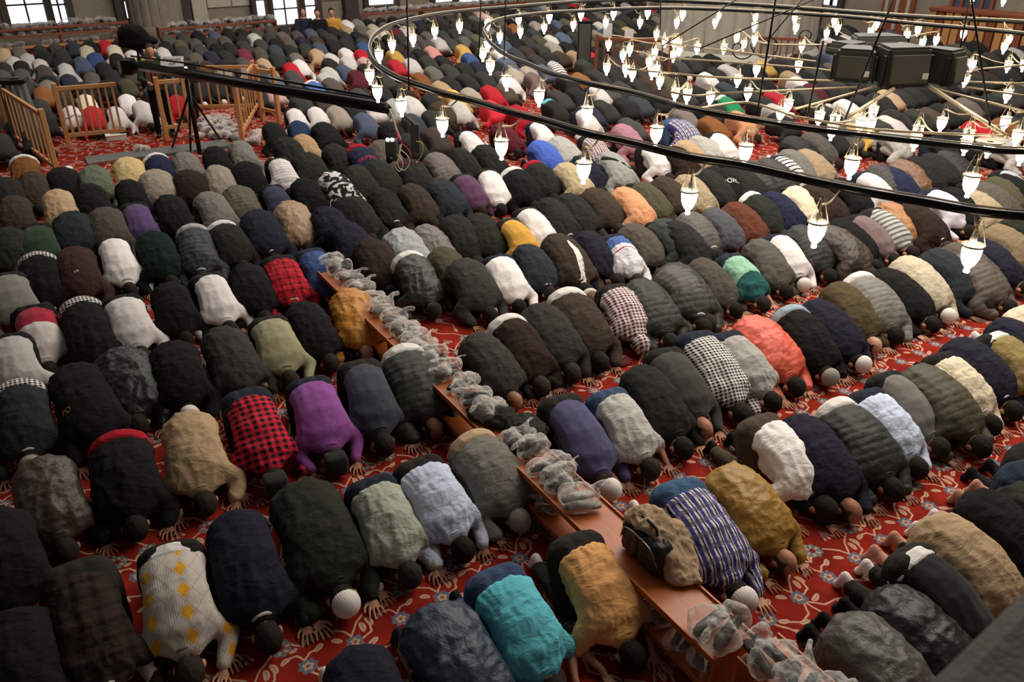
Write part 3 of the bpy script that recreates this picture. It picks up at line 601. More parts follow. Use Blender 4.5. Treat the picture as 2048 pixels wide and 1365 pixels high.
PEOPLE_TXT = """
334 1082 379 1334 V lg h argyle whitetail|light grey argyle vest with yellow diamonds
464 1029 533 1265 J nv h|navy fleece jacket with white collar edge
601 971 680 1190 J dgn W|dark green tweed jacket and white knit cap
146 1129 218 1405 S dbr h dkplaid|dark brown plaid shirt
17 1224 85 1443 J blk h|-
-20 1026 41 1183 J blk h|-
738 951 804 1129 S lsage h|pale sage linen shirt
833 913 917 1093 S lblue h|pale blue shirt with bunched collar
943 867 1032 1038 J gr g tanwaist|grey wool sweater and short grey hair
871 1223 970 1409 L denim h|dark denim jacket over jeans
987 1135 1100 1375 T turq h jeans|turquoise t-shirt and jeans
1151 1067 1254 1303 T tan h blacktr|tan long-sleeved shirt and black trousers
707 1301 792 1477 J nv h|-
1358 963 1464 1183 S white W bplaid|blue and white plaid shirt and white cap
1460 930 1553 1111 L gold b|shiny mustard jacket with bald head
1518 833 1611 1064 T white h browntr|white shirt with brown trousers
1600 831 1693 1016 J nv b|long navy coat
1676 800 1775 975 P dgn h whitetail|dark green jacket with white shirt tail at waist
1734 773 1826 934 S lblue h blacktr|light blue shirt with dark trousers
1771 742 1864 891 K gr h|grey wool sweater beside the light blue shirt
1840 734 1918 865 P ol h|dark olive jacket with blue lining
1881 703 1963 843 S cream h|long beige shirt beside the dark olive jacket
1925 676 2014 819 J nv h|-
1987 664 2082 800 T khaki h whitetail|khaki sweater with white shirt tail
2007 636 2106 759 J nv h|-
2048 616 2144 732 J cream h|-
1881 1038 2017 1238 J bei h barefeet|beige coat with beige socks behind
1823 1099 1959 1269 K blk h whitetail|black sweater riding up over white underwear
1788 1180 1928 1358 L blk h|glossy black leather jacket
1710 1245 1853 1419 L gr3 h|slate grey leather jacket beside the black leather one
1963 990 2099 1183 J blk h|-
2034 975 2168 1135 J dgn h|-
2045 928 2168 1078 J denim h barefeet|-
2065 883 2185 1027 J dk h|-
717 719 765 883 K slate h|slate blue knitted sweater
806 695 864 852 P dgn b whitetail|dark green puffer jacket with white shirt tail
697 579 731 705 L goldr b|golden brocade robe
816 509 867 664 L dgn k whitetail|dark green leather jacket above the shoe bags
881 494 939 647 J ol b|olive green wool coat with balding head
953 668 1021 798 J char b|charcoal coat with pale piping at its hem
1014 635 1076 770 J dbr h whitetail|dark brown sweater with white shirt tail
1079 611 1137 743 J char h|-
1134 584 1192 719 J br h whitetail|-
1226 569 1274 688 S white r rcheck|dark red and white checked shirt with checked scarf
1281 557 1336 682 P dgn h|-
1349 526 1401 651 P dgn h|-
1120 789 1206 969 K indigo W|indigo sweater and white skullcap
1213 777 1291 934 T lgr h jeans|light grey t-shirt
1281 731 1360 893 J dk h|black jacket with a bare waist
1329 693 1401 852 K char b|charcoal cable-knit sweater
1392 664 1472 822 S white h bwcheck|black and white checked shirt
1450 661 1535 801 T lgr h|light grey t-shirt beside the checked shirt
1505 637 1580 770 L coral h|coral red jacket
1583 618 1645 750 J blk G lbluetail|black jacket and grey skullcap
1631 601 1710 726 J nv W|navy coat and white skullcap
1676 569 1737 688 J olb b|olive brown suit jacket
1720 552 1778 668 P gr h whitetail|-
1771 535 1836 658 J blk h|black jacket in front of the cream robe
1816 514 1881 629 J cream W|long cream robe with black and white cap
1870 502 1915 610 J sl h|-
1925 507 1966 593 P tau h|-
1908 487 1983 576 J tau h|-
1956 476 2014 562 J nv h|-
1993 453 2058 545 J khaki2 h|khaki brown jacket near the right edge
2028 432 2093 511 J dgn h|-
30 767 61 907 J sl G plaidtail|dark slate coat and baggy grey hood
146 731 205 897 J blk h|black jacket with a small yellow emblem
239 700 276 846 L blk h|worn black leather jacket with silvery sheen
341 685 375 818 J blk W|black jacket and white skullcap
440 656 495 791 J char h|-
533 630 577 757 K sage h|sage green wool sweater
601 605 656 723 J blk h|-
61 611 99 740 K crimson h redwhite|crimson sweater with broad white band
157 601 201 736 J blk h plaidtail|-
239 588 269 692 K white h|white sweater with arm stretched ahead
331 565 369 675 J blk h|-
410 545 444 641 K white h|white sweater with rounded collar
488 526 529 637 J blk h|-
553 509 591 620 S redp h rplaid|red and dark plaid shirt with green waistband
615 494 642 572 T blue h|-
232 868 280 1016 J blk h redtail|black hooded top with red waistband
369 825 410 1003 J bei h|crumpled beige jacket
488 774 546 958 S redc K rbcheck|red and black checked shirt and square black cap
615 752 666 917 K purple K|bright purple sweater and patterned beanie
75 916 129 1092 L br h|dark brown suede jacket
10 664 23 791 K lgr h|-
6 545 20 644 K gr h|grey marled knit sweater
68 443 95 552 K green h|dark green sweater at the left
140 426 160 518 J sl h|-
205 415 232 508 J tau h|-
263 402 300 494 K violet h|muted violet sweater
334 392 365 481 J blk h|-
413 384 454 470 J gr h|-
471 371 512 446 P ol h|-
539 366 574 436 K navyk h cable|blue cable-knit sweater
604 356 635 429 J blk h|-
659 347 704 423 J white h bwpat|black and white patterned sweater
649 414 683 501 J nv h|-
577 403 615 498 L bei2 h|camel jacket with stretched sleeve
512 421 553 525 J nv h|-
440 443 485 535 J dk h whitetail|-
382 450 406 559 P sl h stripetail|broad slate puffer jacket with striped waist
300 467 324 559 J dgreen h|-
218 473 259 580 K white h|white sweater above the black coats
143 494 174 607 J brr h|maroon brown fleece with small white print
71 511 99 607 J blk h plaidtail|-
10 455 37 546 J dgn h|-
23 392 54 464 J br h|-
109 382 136 460 J bei h|beige jacket at the left
174 371 201 440 J blk h|-
252 360 283 419 J blk h|-
307 342 328 416 J greige h|-
372 339 399 416 J dbr h|-
430 330 461 399 J greige h|greige hooded top
488 324 522 388 J blk h|-
553 314 584 382 K white h bands|white sweater with thin grey stripes
611 306 642 371 J dgn h|-
663 289 693 351 J dk h|-
44 314 58 378 J orbr h whitetail|rust brown jacket
61 343 82 412 J br h|-
119 335 143 402 J blk h|-
184 333 218 399 J sageg h|grey green jacket
252 317 276 378 J sand h|sand yellow jacket
309 308 338 371 J nvb h whitetail|dark navy sweater with white waist
365 304 389 364 J gr h|-
425 294 454 354 J blk h|-
475 282 495 337 J gr h|-
6 356 20 423 J dk h|-
686 399 710 464 J blk h|-
710 330 741 409 J dgn h|-
751 323 789 388 J dgn h|-
816 320 847 385 J dk h|-
867 306 898 368 P tau2 h|-
915 296 946 347 J dk h|-
963 289 987 341 J dk h|-
878 359 912 436 J sl h|-
922 348 960 426 K plum h|plum purple sweater
973 336 1001 419 K white h|white tunic and black beanie
1025 336 1059 402 J blk h whitetail|-
1066 326 1103 399 J dk h redtail|-
1127 325 1155 388 J sand2 h|-
1158 313 1196 371 J nv h|-
1213 306 1247 368 J lgr2 h|light grey jacket with dark strap
1291 288 1315 354 K white h|large white jacket beside the lamp
1346 293 1377 341 J dbr h|-
700 395 734 470 J dgn h|-
758 377 796 460 J dk h|-
816 370 857 446 J br h|-
1093 399 1134 470 J dk h|-
1134 389 1175 464 J dk h|-
1185 378 1226 457 J br h|-
1243 374 1271 443 J peach h|peach orange sweater
1281 365 1315 440 J ol h|-
1322 355 1353 426 J br h|-
1370 352 1401 419 J sand2 h|-
905 434 946 511 J dk h|-
953 428 994 505 J dgn h|-
1014 433 1042 505 K mustard h|mustard yellow sweater
1049 411 1086 491 K white h|white sweater beside the mustard one
1260 446 1312 532 J tau h|-
1322 439 1366 518 J sl2 h|-
1168 463 1216 552 J nv h|-
1223 464 1267 559 S blue2 h bluebands|blue shirt with white and red bands
1114 471 1165 580 J br E|brown jacket with fur-trimmed hat ahead
1052 487 1090 583 J sl h|-
994 507 1032 611 K white h|white top with flapping hem
926 520 949 590 J char h|-
799 459 826 546 L silver h|silvery grey shirt
847 450 888 532 L tau2 h|-
738 481 772 569 J dbr h|-
686 443 693 518 J nv h|-
1368 352 1406 426 J bei3 h|-
1409 339 1440 402 J dk h|-
1426 335 1467 392 J blk h lettersback|black top with white lettering and cyan tab
1464 331 1494 385 J dk h|-
1494 320 1525 385 P char h|-
1529 317 1559 371 P char h|-
1553 310 1583 361 K white h brbands|white and brown striped sweater
1573 302 1607 358 J gr h|-
1607 300 1641 351 J bei3 h|-
1676 356 1706 423 J blk h|-
1723 340 1754 409 K white h|white sweater under the black ring
1751 330 1778 395 P char h|-
1775 332 1799 392 J nvb h|-
1799 320 1823 382 L brl h|brown leather jacket
1826 317 1850 378 J dk h|-
1857 306 1874 368 J dk h|-
1887 301 1922 358 P dk h|-
1898 377 1939 446 J blk h|-
1939 380 1963 426 J sand2 h|-
1966 368 1997 426 J tau h|-
1987 354 2011 409 J ol h|-
2007 351 2028 405 J blk h|-
2000 338 2045 399 K pale h|pale grey-blue jacket at the right edge
1860 378 1908 453 K wlilac h|white lilac shirt
1819 408 1864 477 J dbr h|-
1775 404 1823 484 L rust2 h|caramel brown leather jacket
1744 414 1788 494 K lgr h gbands|grey and white striped sweater
1710 427 1758 508 K mauve h|mauve sweater
1676 438 1734 518 J blk h|-
1655 453 1700 539 L br h|-
1597 453 1652 552 P dk h|broad charcoal puffer jacket
1587 372 1631 450 J crm h|cream sweater
1539 386 1587 457 J nvb h|-
1501 389 1553 464 J dgn h whitetail|-
1467 405 1508 484 J rust h|rust brown sweater
1423 417 1474 501 J slg h|-
1375 423 1419 508 P gr3 h|-
1344 445 1378 518 J dk h|-
1399 516 1457 617 J tau h|-
1457 504 1512 604 T mint h mintteal|mint green top with teal shoulders
1515 479 1566 583 J gr3 h|-
1553 467 1594 566 K white W|white shirt with bare lower back
1621 371 1648 429 J dbr h|-
1344 532 1409 628 P gr3 h|-
23 111 44 160 J wh2 h|-
51 105 71 153 J lgr h|-
126 124 146 177 J wh2 h|-
187 105 205 146 J blue h|-
157 112 177 153 J slb h|-
92 160 112 211 J gr h|-
82 128 102 181 J tau h|-
321 93 341 136 J wh2 h|-
170 89 191 126 J cream h|-
584 213 608 273 K white h|left of two white tops by the gate
625 211 649 273 K white h|right of two white tops by the gate
666 210 697 266 J greige h|-
591 239 615 297 J navyb h|navy blue sweater below the two white ones
539 241 563 307 J blk h|-
601 269 635 328 J bei2 h|camel sweater
567 276 598 338 J dk h|-
642 244 669 300 J blk h|-
622 162 642 205 J blue2 h whitetail|-
577 125 598 170 J redd h|-
594 117 615 150 J white h|-
522 114 543 150 J bei h|-
645 145 669 191 J lgr h|-
656 104 676 143 J wh2 h|-
628 97 649 133 J bei h|-
686 95 704 129 J wh2 h|-
136 208 150 269 K white h|white top with black lettering behind the fence
181 211 194 266 J redd h|red top behind the fence
225 208 239 269 K white h|white top behind the fence near the carton
249 186 269 239 K white h|-
278 201 290 269 J wh2 h|grey-white top beside the cameraman
348 187 362 246 J redd h|-
806 51 826 85 J wh2 h|-
782 99 803 136 J gold2 h|-
717 97 734 136 J redd h|-
721 82 731 109 J blue h|-
724 114 741 153 J pink h|-
690 112 710 146 J wh2 h|-
707 140 724 177 J maroon h|-
833 143 857 184 J orbr h|-
816 114 833 143 J lgr h|-
857 90 874 123 J pink2 h|-
919 87 946 123 J gold2 h|-
932 104 953 136 J blue h|-
874 162 898 201 J bei h|-
973 170 994 211 J redd h|red hooded top
1011 150 1032 184 J white h|-
1100 119 1148 177 K white h brbands|-
1028 209 1059 266 J redd h|red sweater under the black ring
926 259 963 321 K white h|white top with green collar
1066 239 1103 290 K white h|-
1076 280 1110 341 J rblue h|royal blue sweater
1114 273 1144 328 J lgr h|-
997 246 1032 307 J maroon h|-
1182 170 1223 218 K white h|-
1158 218 1192 266 K white h|-
1096 198 1127 252 J dk h cyantail|dark jacket with cyan waistband
908 199 939 246 J lgr h|-
813 191 840 239 J wh2 h|-
874 203 898 246 J br h|-
1059 143 1076 170 J mauve h|-
1240 251 1274 307 J pinkm h|dusty pink sweater
1339 235 1373 293 S white h bplaid|pale blue checked shirt beyond the ring
721 223 741 269 J slb h|-
714 292 738 348 J nvb h redtail|navy jacket with red lettering
758 283 779 341 J tau2 h|-
775 244 799 293 J blk h|-
782 198 803 225 J lgr h|-
1175 269 1202 314 S br h rcheck|-
1426 264 1464 321 K white h|white jacket right of the black glove
1392 271 1419 317 J lgr h|-
1365 281 1406 324 J bei h|-
1443 191 1481 225 J grn h whitetail|green and white jacket
1539 205 1573 246 J lgr h|-
1467 222 1501 259 J peach h|-
1406 143 1430 177 J white h|-
1354 235 1378 283 S white h bplaid|-
1412 232 1433 273 J orbr h|-
1942 242 1973 273 J redd h|-
1778 218 1809 263 J dbr h bwpat|-
1682 198 1706 235 J white h|-
1587 153 1611 181 J white h|-
1771 259 1799 314 J lgr h|-
1997 273 2017 307 J lgr h|-"""
# ---------------------------------------------------------------- setting: floor, walls, windows, piers
M36=Matrix.Rotation(R_(36),4,'Z')
floor=link('floor',mesh([uv2w(-16,-8)+(0,),uv2w(34,-8)+(0,),uv2w(34,36)+(0,),uv2w(-16,36)+(0,)],[(0,1,2,3)]),carpet_mat()); tag(floor,kind='structure',label='red carpet with pale floral scrolls over the whole hall floor')
VB=34.3; UR=30.0
def wallbox(name,u0,u1,v0,v1,z0,z1,mat,parent=None,bev=0):
    return box(name,u0,u1,v0,v1,z0,z1,mat,parent,bev,M36)
wb=wallbox('wall_back',-16,UR,VB,VB+.4,0,9,STONE); tag(wb,kind='structure',label='weathered stone wall with tall daylit windows at the back')
wr=wallbox('wall_right',UR,UR+.4,-8,VB,0,9,STONE); tag(wr,kind='structure',label='stone side wall on the right behind the crowd')
def wpx(px,py,v=VB):
    p=at_v(px,py,v); return w2uv(p.x,p.y)[0],p.z
wi=0
def window(px0,px1,pyb,nx,nz,top=4.6):
    """daylit window in the back wall: reveal frame, glazing bars and one pane per opening"""
    global wi; wi+=1
    u0,zb=wpx(px0,pyb); u1,_=wpx(px1,pyb)
    if u1-u0<.3: u1=u0+.3
    e=empty('window_%d'%wi,uv2w(u0,VB)+(0,)); tag(e,kind='structure',label='tall daylit window with dark glazing bars in the back wall')
    e.rotation_euler=(0,0,R_(36)); w=u1-u0
    box('window_frame',-.22,-.0,-.18,.02,max(0,zb-.1),top+.2,STONED,e,.01); box('window_frame',w,w+.22,-.18,.02,max(0,zb-.1),top+.2,STONED,e,.01)
    box('window_sill',-.2,w+.2,-.2,.0,max(0,zb-.15),zb,STONED,e,.01)
    dx=w/nx; hz=.62; nz=int((top-zb)/hz)
    pm=None
    for i in range(nx):
        for k in range(nz):
            if pm is None:
                bm=bmesh.new(); boxv(bm,.03,dx-.03,-.02,-.005,.03,hz-.03,None,.008); pm=bpy.data.meshes.new('window_pane'); bm.to_mesh(pm); bm.free()
            link('window_pane',pm,PANE,e,loc=(i*dx,0,zb+k*hz))
    for i in range(1,nx): box('glazing_bar',i*dx-.03,i*dx+.03,-.05,-.0,zb,top,BLACKM,e,.004)
    for k in range(1,nz): box('glazing_bar',0,w,-.045,-.0,zb+k*hz-.025,zb+k*hz+.025,BLACKM,e,.004)
for a in ((22,98,50,2,3),(110,139,48,2,3),(253,276,38,1,3),(513,536,34,1,2),(544,602,52,2,3),(607,634,45,1,2),(735,788,12,1,1),(868,905,6,1,1),(915,1000,6,2,1)): window(*a)
# stone courses that can be told apart between the windows
for (px0,px1) in ((418,505),(642,688)):
    u0,_=wpx(px0,40); u1,_=wpx(px1,40); z=.9; r=0
    while z<2.6:
        u=u0+(.35 if r%2 else 0)
        while u<u1:
            w=min(.95,u1-u)
            if w>.15: wallbox('stone_block',u+.015,u+w-.015,VB-.06-random.random()*.02,VB+.02,z+.012,z+.28,STONE2 if random.random()<.35 else STONE,wb,.012)
            u+=.95
        z+=.29; r+=1
def pier(name,cx,cy,r,flutes,mat,label,h=9):
    vs=[];n=flutes*8
    for z in (0,h):
        for k in range(n):
            a=2*math.pi*k/n; rr=r*(1-.035*abs(math.sin(a*flutes/2))**.6*-1-.035)
            vs.append((cx+rr*math.cos(a),cy+rr*math.sin(a),z))
    fs=[(k,(k+1)%n,n+(k+1)%n,n+k) for k in range(n)]+[tuple(range(n))[::-1],tuple(range(n,2*n))]
    e=tag(empty(name,(cx,cy,0)),label,'pillar')
    o=link('shaft',mesh([(v[0]-cx,v[1]-cy,v[2]) for v in vs],fs),mat,e)
    v,f=lathe([(r*1.06,0),(r*1.06,.35),(r*1.03,.45),(r*1.0,.5)],64); link('base',mesh(v,f),mat,e,smooth=False)
    return e
pc=at_z(1484,146); pier('pillar',pc.x+.3,pc.y+2.4,2.45,34,STONE2,'huge pale fluted marble pier behind the glowing chandeliers')
q=at_z(-88,255); pier('pillar',q.x,q.y,1.12,22,STONE,'stone pier cut off by the left edge of the photo')
q=at_v(320,75,VB-.3); pier('pillar',q.x,q.y,.95,18,STONE,'fluted half column between the two long shoe racks')
for (a,b,mt,nm) in ((366,384,STONED,'dark stone pilaster just right of the fluted half column'),(387,416,STONE2,'pale stone pilaster before the stone courses'),(236,251,STONED,'dark stone pilaster beside the narrow daylit window'),(688,715,STONED,'dark stone pilaster right of the yellow-clad standing figure'),(505,514,STONED,'narrow dark jamb left of the bright doorway')):
    u0,_=wpx(a,60); u1,_=wpx(b,60)
    o=tag(empty('pilaster',uv2w(u0,VB-.35)+(0,)),nm,'pilaster'); o.rotation_euler=(0,0,R_(36)); box('shaft',0,u1-u0,0,.35,0,7,mt,o,.02); box('base',-.05,u1-u0+.05,-.06,.35,0,.3,mt,o,.02)
# right side wall joinery
def rw(v0,v1,z0,z1,d,mat,name,parent): return wallbox(name,UR-d,UR+.02,v0,v1,z0,z1,mat,parent,.01)
def rv(px,py=60):
    d=ray(px,py); t=UR/(d.x*CA+d.y*SA); return -d.x*t*SA+d.y*t*CA
e=tag(empty('wooden_door'),'brown framed wooden door in the side wall above the loudspeakers','door')
a,b=rv(1822),rv(1758)
rw(a,b,0,4.6,.12,WOODR,'door_panel',e)
for k in range(3): rw(a+.15+k*(b-a)/3,a+(k+1)*(b-a)/3-.15,.4,1.7,.2,STONE2,'inset_panel',e); rw(a+.15+k*(b-a)/3,a+(k+1)*(b-a)/3-.15,1.95,4.3,.2,WOODR,'inset_panel',e)
wi+=1; e=tag(empty('window_%d'%wi),kind='structure',label='dark window with bluish glass at the right edge')
a,b=rv(1975),rv(1895); rw(a,b,1.2,5.5,.08,plain('dim_blue_glass',col(70,84,104),.15),'window_pane',e)
for k in range(5): rw(a+k*(b-a)/4-.05,a+k*(b-a)/4+.05,1.2,5.5,.18,WOODR,'glazing_bar',e)
rw(a,b,2.6,2.7,.16,WOODR,'glazing_bar',e); rw(a-.1,b+.1,1.1,1.25,.3,WOODR,'window_sill',e)
wi+=1; e=tag(empty('window_%d'%wi),kind='structure',label='bright narrow window right of the huge marble pier')
a,b=rv(1672),rv(1640); rw(a,b,1.0,6,.06,PANE,'window_pane',e); rw((a+b)/2-.06,(a+b)/2+.06,1,6,.12,BLACKM,'glazing_bar',e); rw(a-.2,a,0,6,.25,STONED,'window_frame',e); rw(b,b+.2,0,6,.25,STONED,'window_frame',e)
e=tag(empty('wooden_screen'),'low orange brown wooden screen along the right wall','screen')
a,b=rv(2120,100),rv(1868,100); n=14
for k in range(n): rw(a+k*(b-a)/n+.03,a+(k+1)*(b-a)/n-.03,.05,1.25,.9,PINE if k%3 else WOODR,'panel',e)
rw(a,b,1.25,1.35,.95,WOODR,'rail',e)
# foreground ledge of the gallery, close to the camera
zl=3.55; A=at_z(2075,1139,zl); B=at_z(1818,1386,zl); dr=(B-A).normalized(); pr=Vector((dr.y,-dr.x,0)); pr=pr if pr.x>0 else -pr
A2=A-dr*.5; B2=B+dr*.25; L=(B2-A2).length
o=box('stone_ledge',0,L,0,.5,-.12,0,LEDGE,None,.03); o.matrix_world=Matrix(((dr.x,pr.x,0,A2.x),(dr.y,pr.y,0,A2.y),(0,0,1,zl),(0,0,0,1)))
tag(o,'blurred grey stone ledge of the gallery in the bottom right corner','ledge')
# ---------------------------------------------------------------- the bowing crowd
rnd=random.Random(11)
rows=[]
for l in PEOPLE_TXT.strip().split('\n'):
    a,d=l.split('|'); t=a.split(); rx,ry,hx,hy=map(float,t[:4])
    R=at_z(rx,ry,.58); H=at_z(hx,hy,.12); dv=H-R; Ln=math.hypot(dv.x,dv.y); an=math.degrees(math.atan2(dv.y,dv.x))
    if .52<Ln<.95 and abs(an+62)<13 and ry>320: sx=min(1.18,max(.9,Ln/.70))
    else: an=-59+rnd.uniform(-4,4); sx=rnd.uniform(.92,1.02)
    dx,dy=math.cos(R_(an)),math.sin(R_(an)); x,y=R.x+dx*.11*sx,R.y+dy*.11*sx
    rows.append(dict(x=x,y=y,an=an,sx=sx,st=t[4],c=t[5],h=t[6],o=t[7:],d=d.strip(),px=rx,py=ry))
NH=len(rows); far=[]
used=[w2uv(r['x'],r['y']) for r in rows]
gate=[(100,365),(185,342),(480,302),(580,266),(570,240),(505,222),(400,232),(385,262),(330,280),(140,296),(100,300)]
def inside(p,poly):
    c=False;j=len(poly)-1
    for i in range(len(poly)):
        a,b=poly[i],poly[j]
        if (a[1]>p[1])!=(b[1]>p[1]) and p[0]<(b[0]-a[0])*(p[1]-a[1])/(b[1]-a[1])+a[0]: c=not c
        j=i
    return c
LC=['blk']*26+['dk']*22+['char']*8+['dbr']*3+['dgn']*3+['nv','sl','char','dgn','dbr','br','ol','tau','gr','lgr','wh2','bei','slb','tau2','greige','dk','blk','gr3','char']*2
LC2=LC+['redd','blue','bei','cream','orbr','white','lgr','pink','gold2','maroon']
for k in range(0,23):
    vh=1.51*(k+.74)
    if vh>30.6: break
    u=-14+rnd.random()*.5
    while u<UR-1.9:
        u+=.5+rnd.uniform(-.03,.03); vv=vh+rnd.uniform(-.07,.07)
        an=-58+rnd.uniform(-5,5); x,y=uv2w(u,vv); x-=math.cos(R_(an))*.6; y-=math.sin(R_(an))*.6
        if y<2: continue
        p=project((x,y,.5)); g=project((x,y,0))
        if not(-45<p[0]<2100 and -25<p[1]<296): continue
        if inside(g,gate): continue
        if (x-(pc.x+.3))**2+(y-(pc.y+2.4))**2<2.9**2: continue
        q=at_z(-88,255)
        if (x-q.x)**2+(y-q.y)**2<1.5**2: continue
        U=w2uv(x,y)
        if any(abs(U[0]-a)<.40 and abs(U[1]-b)<.75 for a,b in used): continue
        if 110<p[0]<260 and p[1]>272: continue
        far.append(dict(x=x,y=y,an=an,sx=rnd.uniform(.92,1.04),st=rnd.choice('JJJJKSP'),c=rnd.choice(LC2),h=rnd.choice('hhhhhWk'),o=[],d='-',px=p[0],py=p[1],dep=p[2]))
for r in far:
    if r['px']<600 and r['py']>235: r['c']='dk'
far.sort(key=lambda r:r['dep'])
NEAR_EXTRA=max(0,302-NH); 
extra=far[:NEAR_EXTRA]; rest=far[NEAR_EXTRA:]
allp=rows+extra
# labels: named figures by their look, the plain dark ones by their nearest named neighbour
GL=dict(J='jacket',P='puffer jacket',L='leather jacket',R='robe',S='shirt',T='t-shirt',K='sweater',V='vest')
named=[r for r in allp if r['d']!='-']; usedlab=set()
SHORT=lambda d: ' '.join(d.split()[:5]) if len(d.split())>5 else d
for r in named:
    lb='person in '+r['d']+', bowed in prayer'; r['lab']=' '.join(lb.split()[:16]); usedlab.add(r['lab'])
    w=r['d'].split(); 
    for cut in (' and ',' with ',' over ',' above ',' at ',' beside ',' behind ',' in ',' near ',' under ',' riding ',' ahead'): pass
for r in allp:
    if r['d']!='-': continue
    nb=sorted(named,key=lambda q:math.hypot(q['x']-r['x'],q['y']-r['y']))
    col_=CN.get(r['c'],r['c']); base='person in %s %s'%(col_,GL[r['st']]); ok=None
    extra_w=' showing white waist' if 'whitetail' in r['o'] else ''
    for q in nb[:60]:
        dx,dy=r['px']-q['px'],r['py']-q['py']; sc=max(14,(q['py']+190)*.11); n=max(abs(dx),abs(dy))/sc
        rel=('right of' if dx>0 else 'left of') if abs(dx)>abs(dy)*.9 else ('below' if dy>0 else 'above')
        dist='just' if n<1.35 else ('second' if n<2.3 else ('third' if n<3.3 else ('fourth' if n<4.3 else 'further')))
        nm=q['d']
        for cut in (' and ',' with ',' over ',' riding ',' ahead',' behind the'):
            if cut in nm and len(nm.split())>5: nm=nm.split(cut)[0]
        if sum(1 for z in named if z['d'].startswith(nm))>1: nm=q['d']
        lb='%s%s, %s %s the %s'%(base,extra_w,dist,rel,nm)
        if lb not in usedlab and len(lb.split())<=16: ok=lb;break
    r['lab']=ok or base+' deep in the crowd near the left wall'
    usedlab.add(r['lab'])
for r in allp:
    dep=project((r['x'],r['y'],.3))[2]
    r['e']=person(r['x'],r['y'],r['an'],r['sx'],rnd.uniform(1.03,1.10),r['st'],r['c'],r['h'],r['o'],r['lab'],0 if dep<16.5 else 1,random.Random(int(r['px']*7+r['py'])))
# everyone further back: one countless crowd surface
def crowd_mesh():
    el,wr=ARMS[0]
    P=chain([((-.08,0,.38),(.155,.235,.18)),((.2,0,.36),(.14,.23,.145)),((.4,0,.23),(.12,.25,.115))],4)+chain([((-.12,0,.2),(.12,.21,.17)),((-.1,0,.3),(.14,.23,.17))],2)+chain([((0,0,.2),(.14,.21,.13)),((.3,0,.18),(.12,.22,.1))],3)
    P+=[((.38,s*.27,.12),(.09,.07,.1),0) for s in (1,-1)]
    body=blob_mesh(P,.055,2,1); hd=blob_mesh([((.60,0,.12),(.115,.085,.1),0),((.5,0,.15),(.07,.07,.06),0)],.055,1,1); c=getco(hd)
    hnd=blob_mesh([((.6,s*.22,.025),(.07,.045,.025),0) for s in (1,-1)],.03,0,1)
    out=[]
    for me in (body,hd,hnd):
        c=getco(me); f=[tuple(p.vertices) for p in me.polygons]; out.append((c,f))
    return out
parts=crowd_mesh(); VV=[];FF=[];CC=[];off=0
for r in rest:
    a=R_(r['an']); ca,sa=math.cos(a),math.sin(a); c0=C_[r['c']]; k=rnd.uniform(.85,1.15)
    cols=(col(*[min(255,q*k) for q in c0]), HATC[r['h']] if r['h'] in 'hWk' else HATC['h'], col(*SKINS[rnd.randrange(5)]))
    s=rnd.uniform(1.03,1.12)
    for (c,f),cc in zip(parts,cols):
        x=c[:,0]*ca*s*r['sx']-c[:,1]*sa*s+r['x']; y=c[:,0]*sa*s*r['sx']+c[:,1]*ca*s+r['y']
        VV.append(np.c_[x,y,c[:,2]*s]); FF+= [tuple(i+off for i in q) for q in f]; CC.append(np.tile(np.array(cc),(len(c),1))); off+=len(c)
if VV:
    VV=np.concatenate(VV); CC=np.concatenate(CC); me=bpy.data.meshes.new('crowd'); me.from_pydata(VV.tolist(),[],FF); me.update()
    at=me.color_attributes.new('col','FLOAT_COLOR','POINT'); at.data.foreach_set('color',CC.astype(np.float32).ravel()); shade(me)
    o=link('crowd',me,CL['crowd']); tag(o,'rest of the bowing crowd receding to the far walls','crowd',kind='stuff')
print('people',NH,len(extra),'stuff',len(rest))
# ---------------------------------------------------------------- chandelier rings, frame and lamps
ZR=3.1; D_=CH-ZR
def rp(px,py): return at_z(px,py,ZR)
r1=[(1826,34),(1553,14),(1348,3),(1200,2),(1035,14),(919,24),(851,34),(782,51),(748,73),(738,96),(743,116),(759,135),(796,157),(844,174),(885,188),(953,205),(1008,222),(1090,244),(1172,268),(1261,287),(1380,316),(1485,332),(1656,370),(1826,401),(2048,433)]
r2=[(1826,48),(1656,32),(1348,17),(1138,24),(1060,30),(1015,36),(981,46),(968,60),(972,74),(985,91),(1015,113),(1056,130),(1090,144),(1172,167),(1261,186),(1329,205),(1380,219),(1553,249),(1690,267),(1929,294),(2048,304)]
W1=[Vector((x*D_,y*D_,ZR)) for x,y in ((2.7,2.78),(4.2,3.5),(5.4,5.1),(5.6,7.2),(5.1,8.3))]
W2=[Vector((x*D_,y*D_,ZR)) for x,y in ((3.2,3.7),(4.4,4.6),(4.9,6.3),(4.5,7.6))]
RING1=smoothcurve([rp(*p) for p in r1]+W1,6,True); RING2=smoothcurve([rp(*p) for p in r2]+W2,6,True)
def ring(name,pts,r,label):
    e=tag(empty(name,tuple(pts[0])),label,'chandelier ring'); o=pts[0]
    tube('hoop',[p-o for p in pts],r,BLACKM,e,8,True); tube('wire',[p-o+Vector((0,0,r+.008)) for p in pts],.006,RUBW,e,5,True)
    return e
ring('chandelier_hoop',RING1,.022,'large black outer hoop of the low chandelier')
ring('chandelier_hoop',RING2,.018,'smaller black hoop inside the large one')
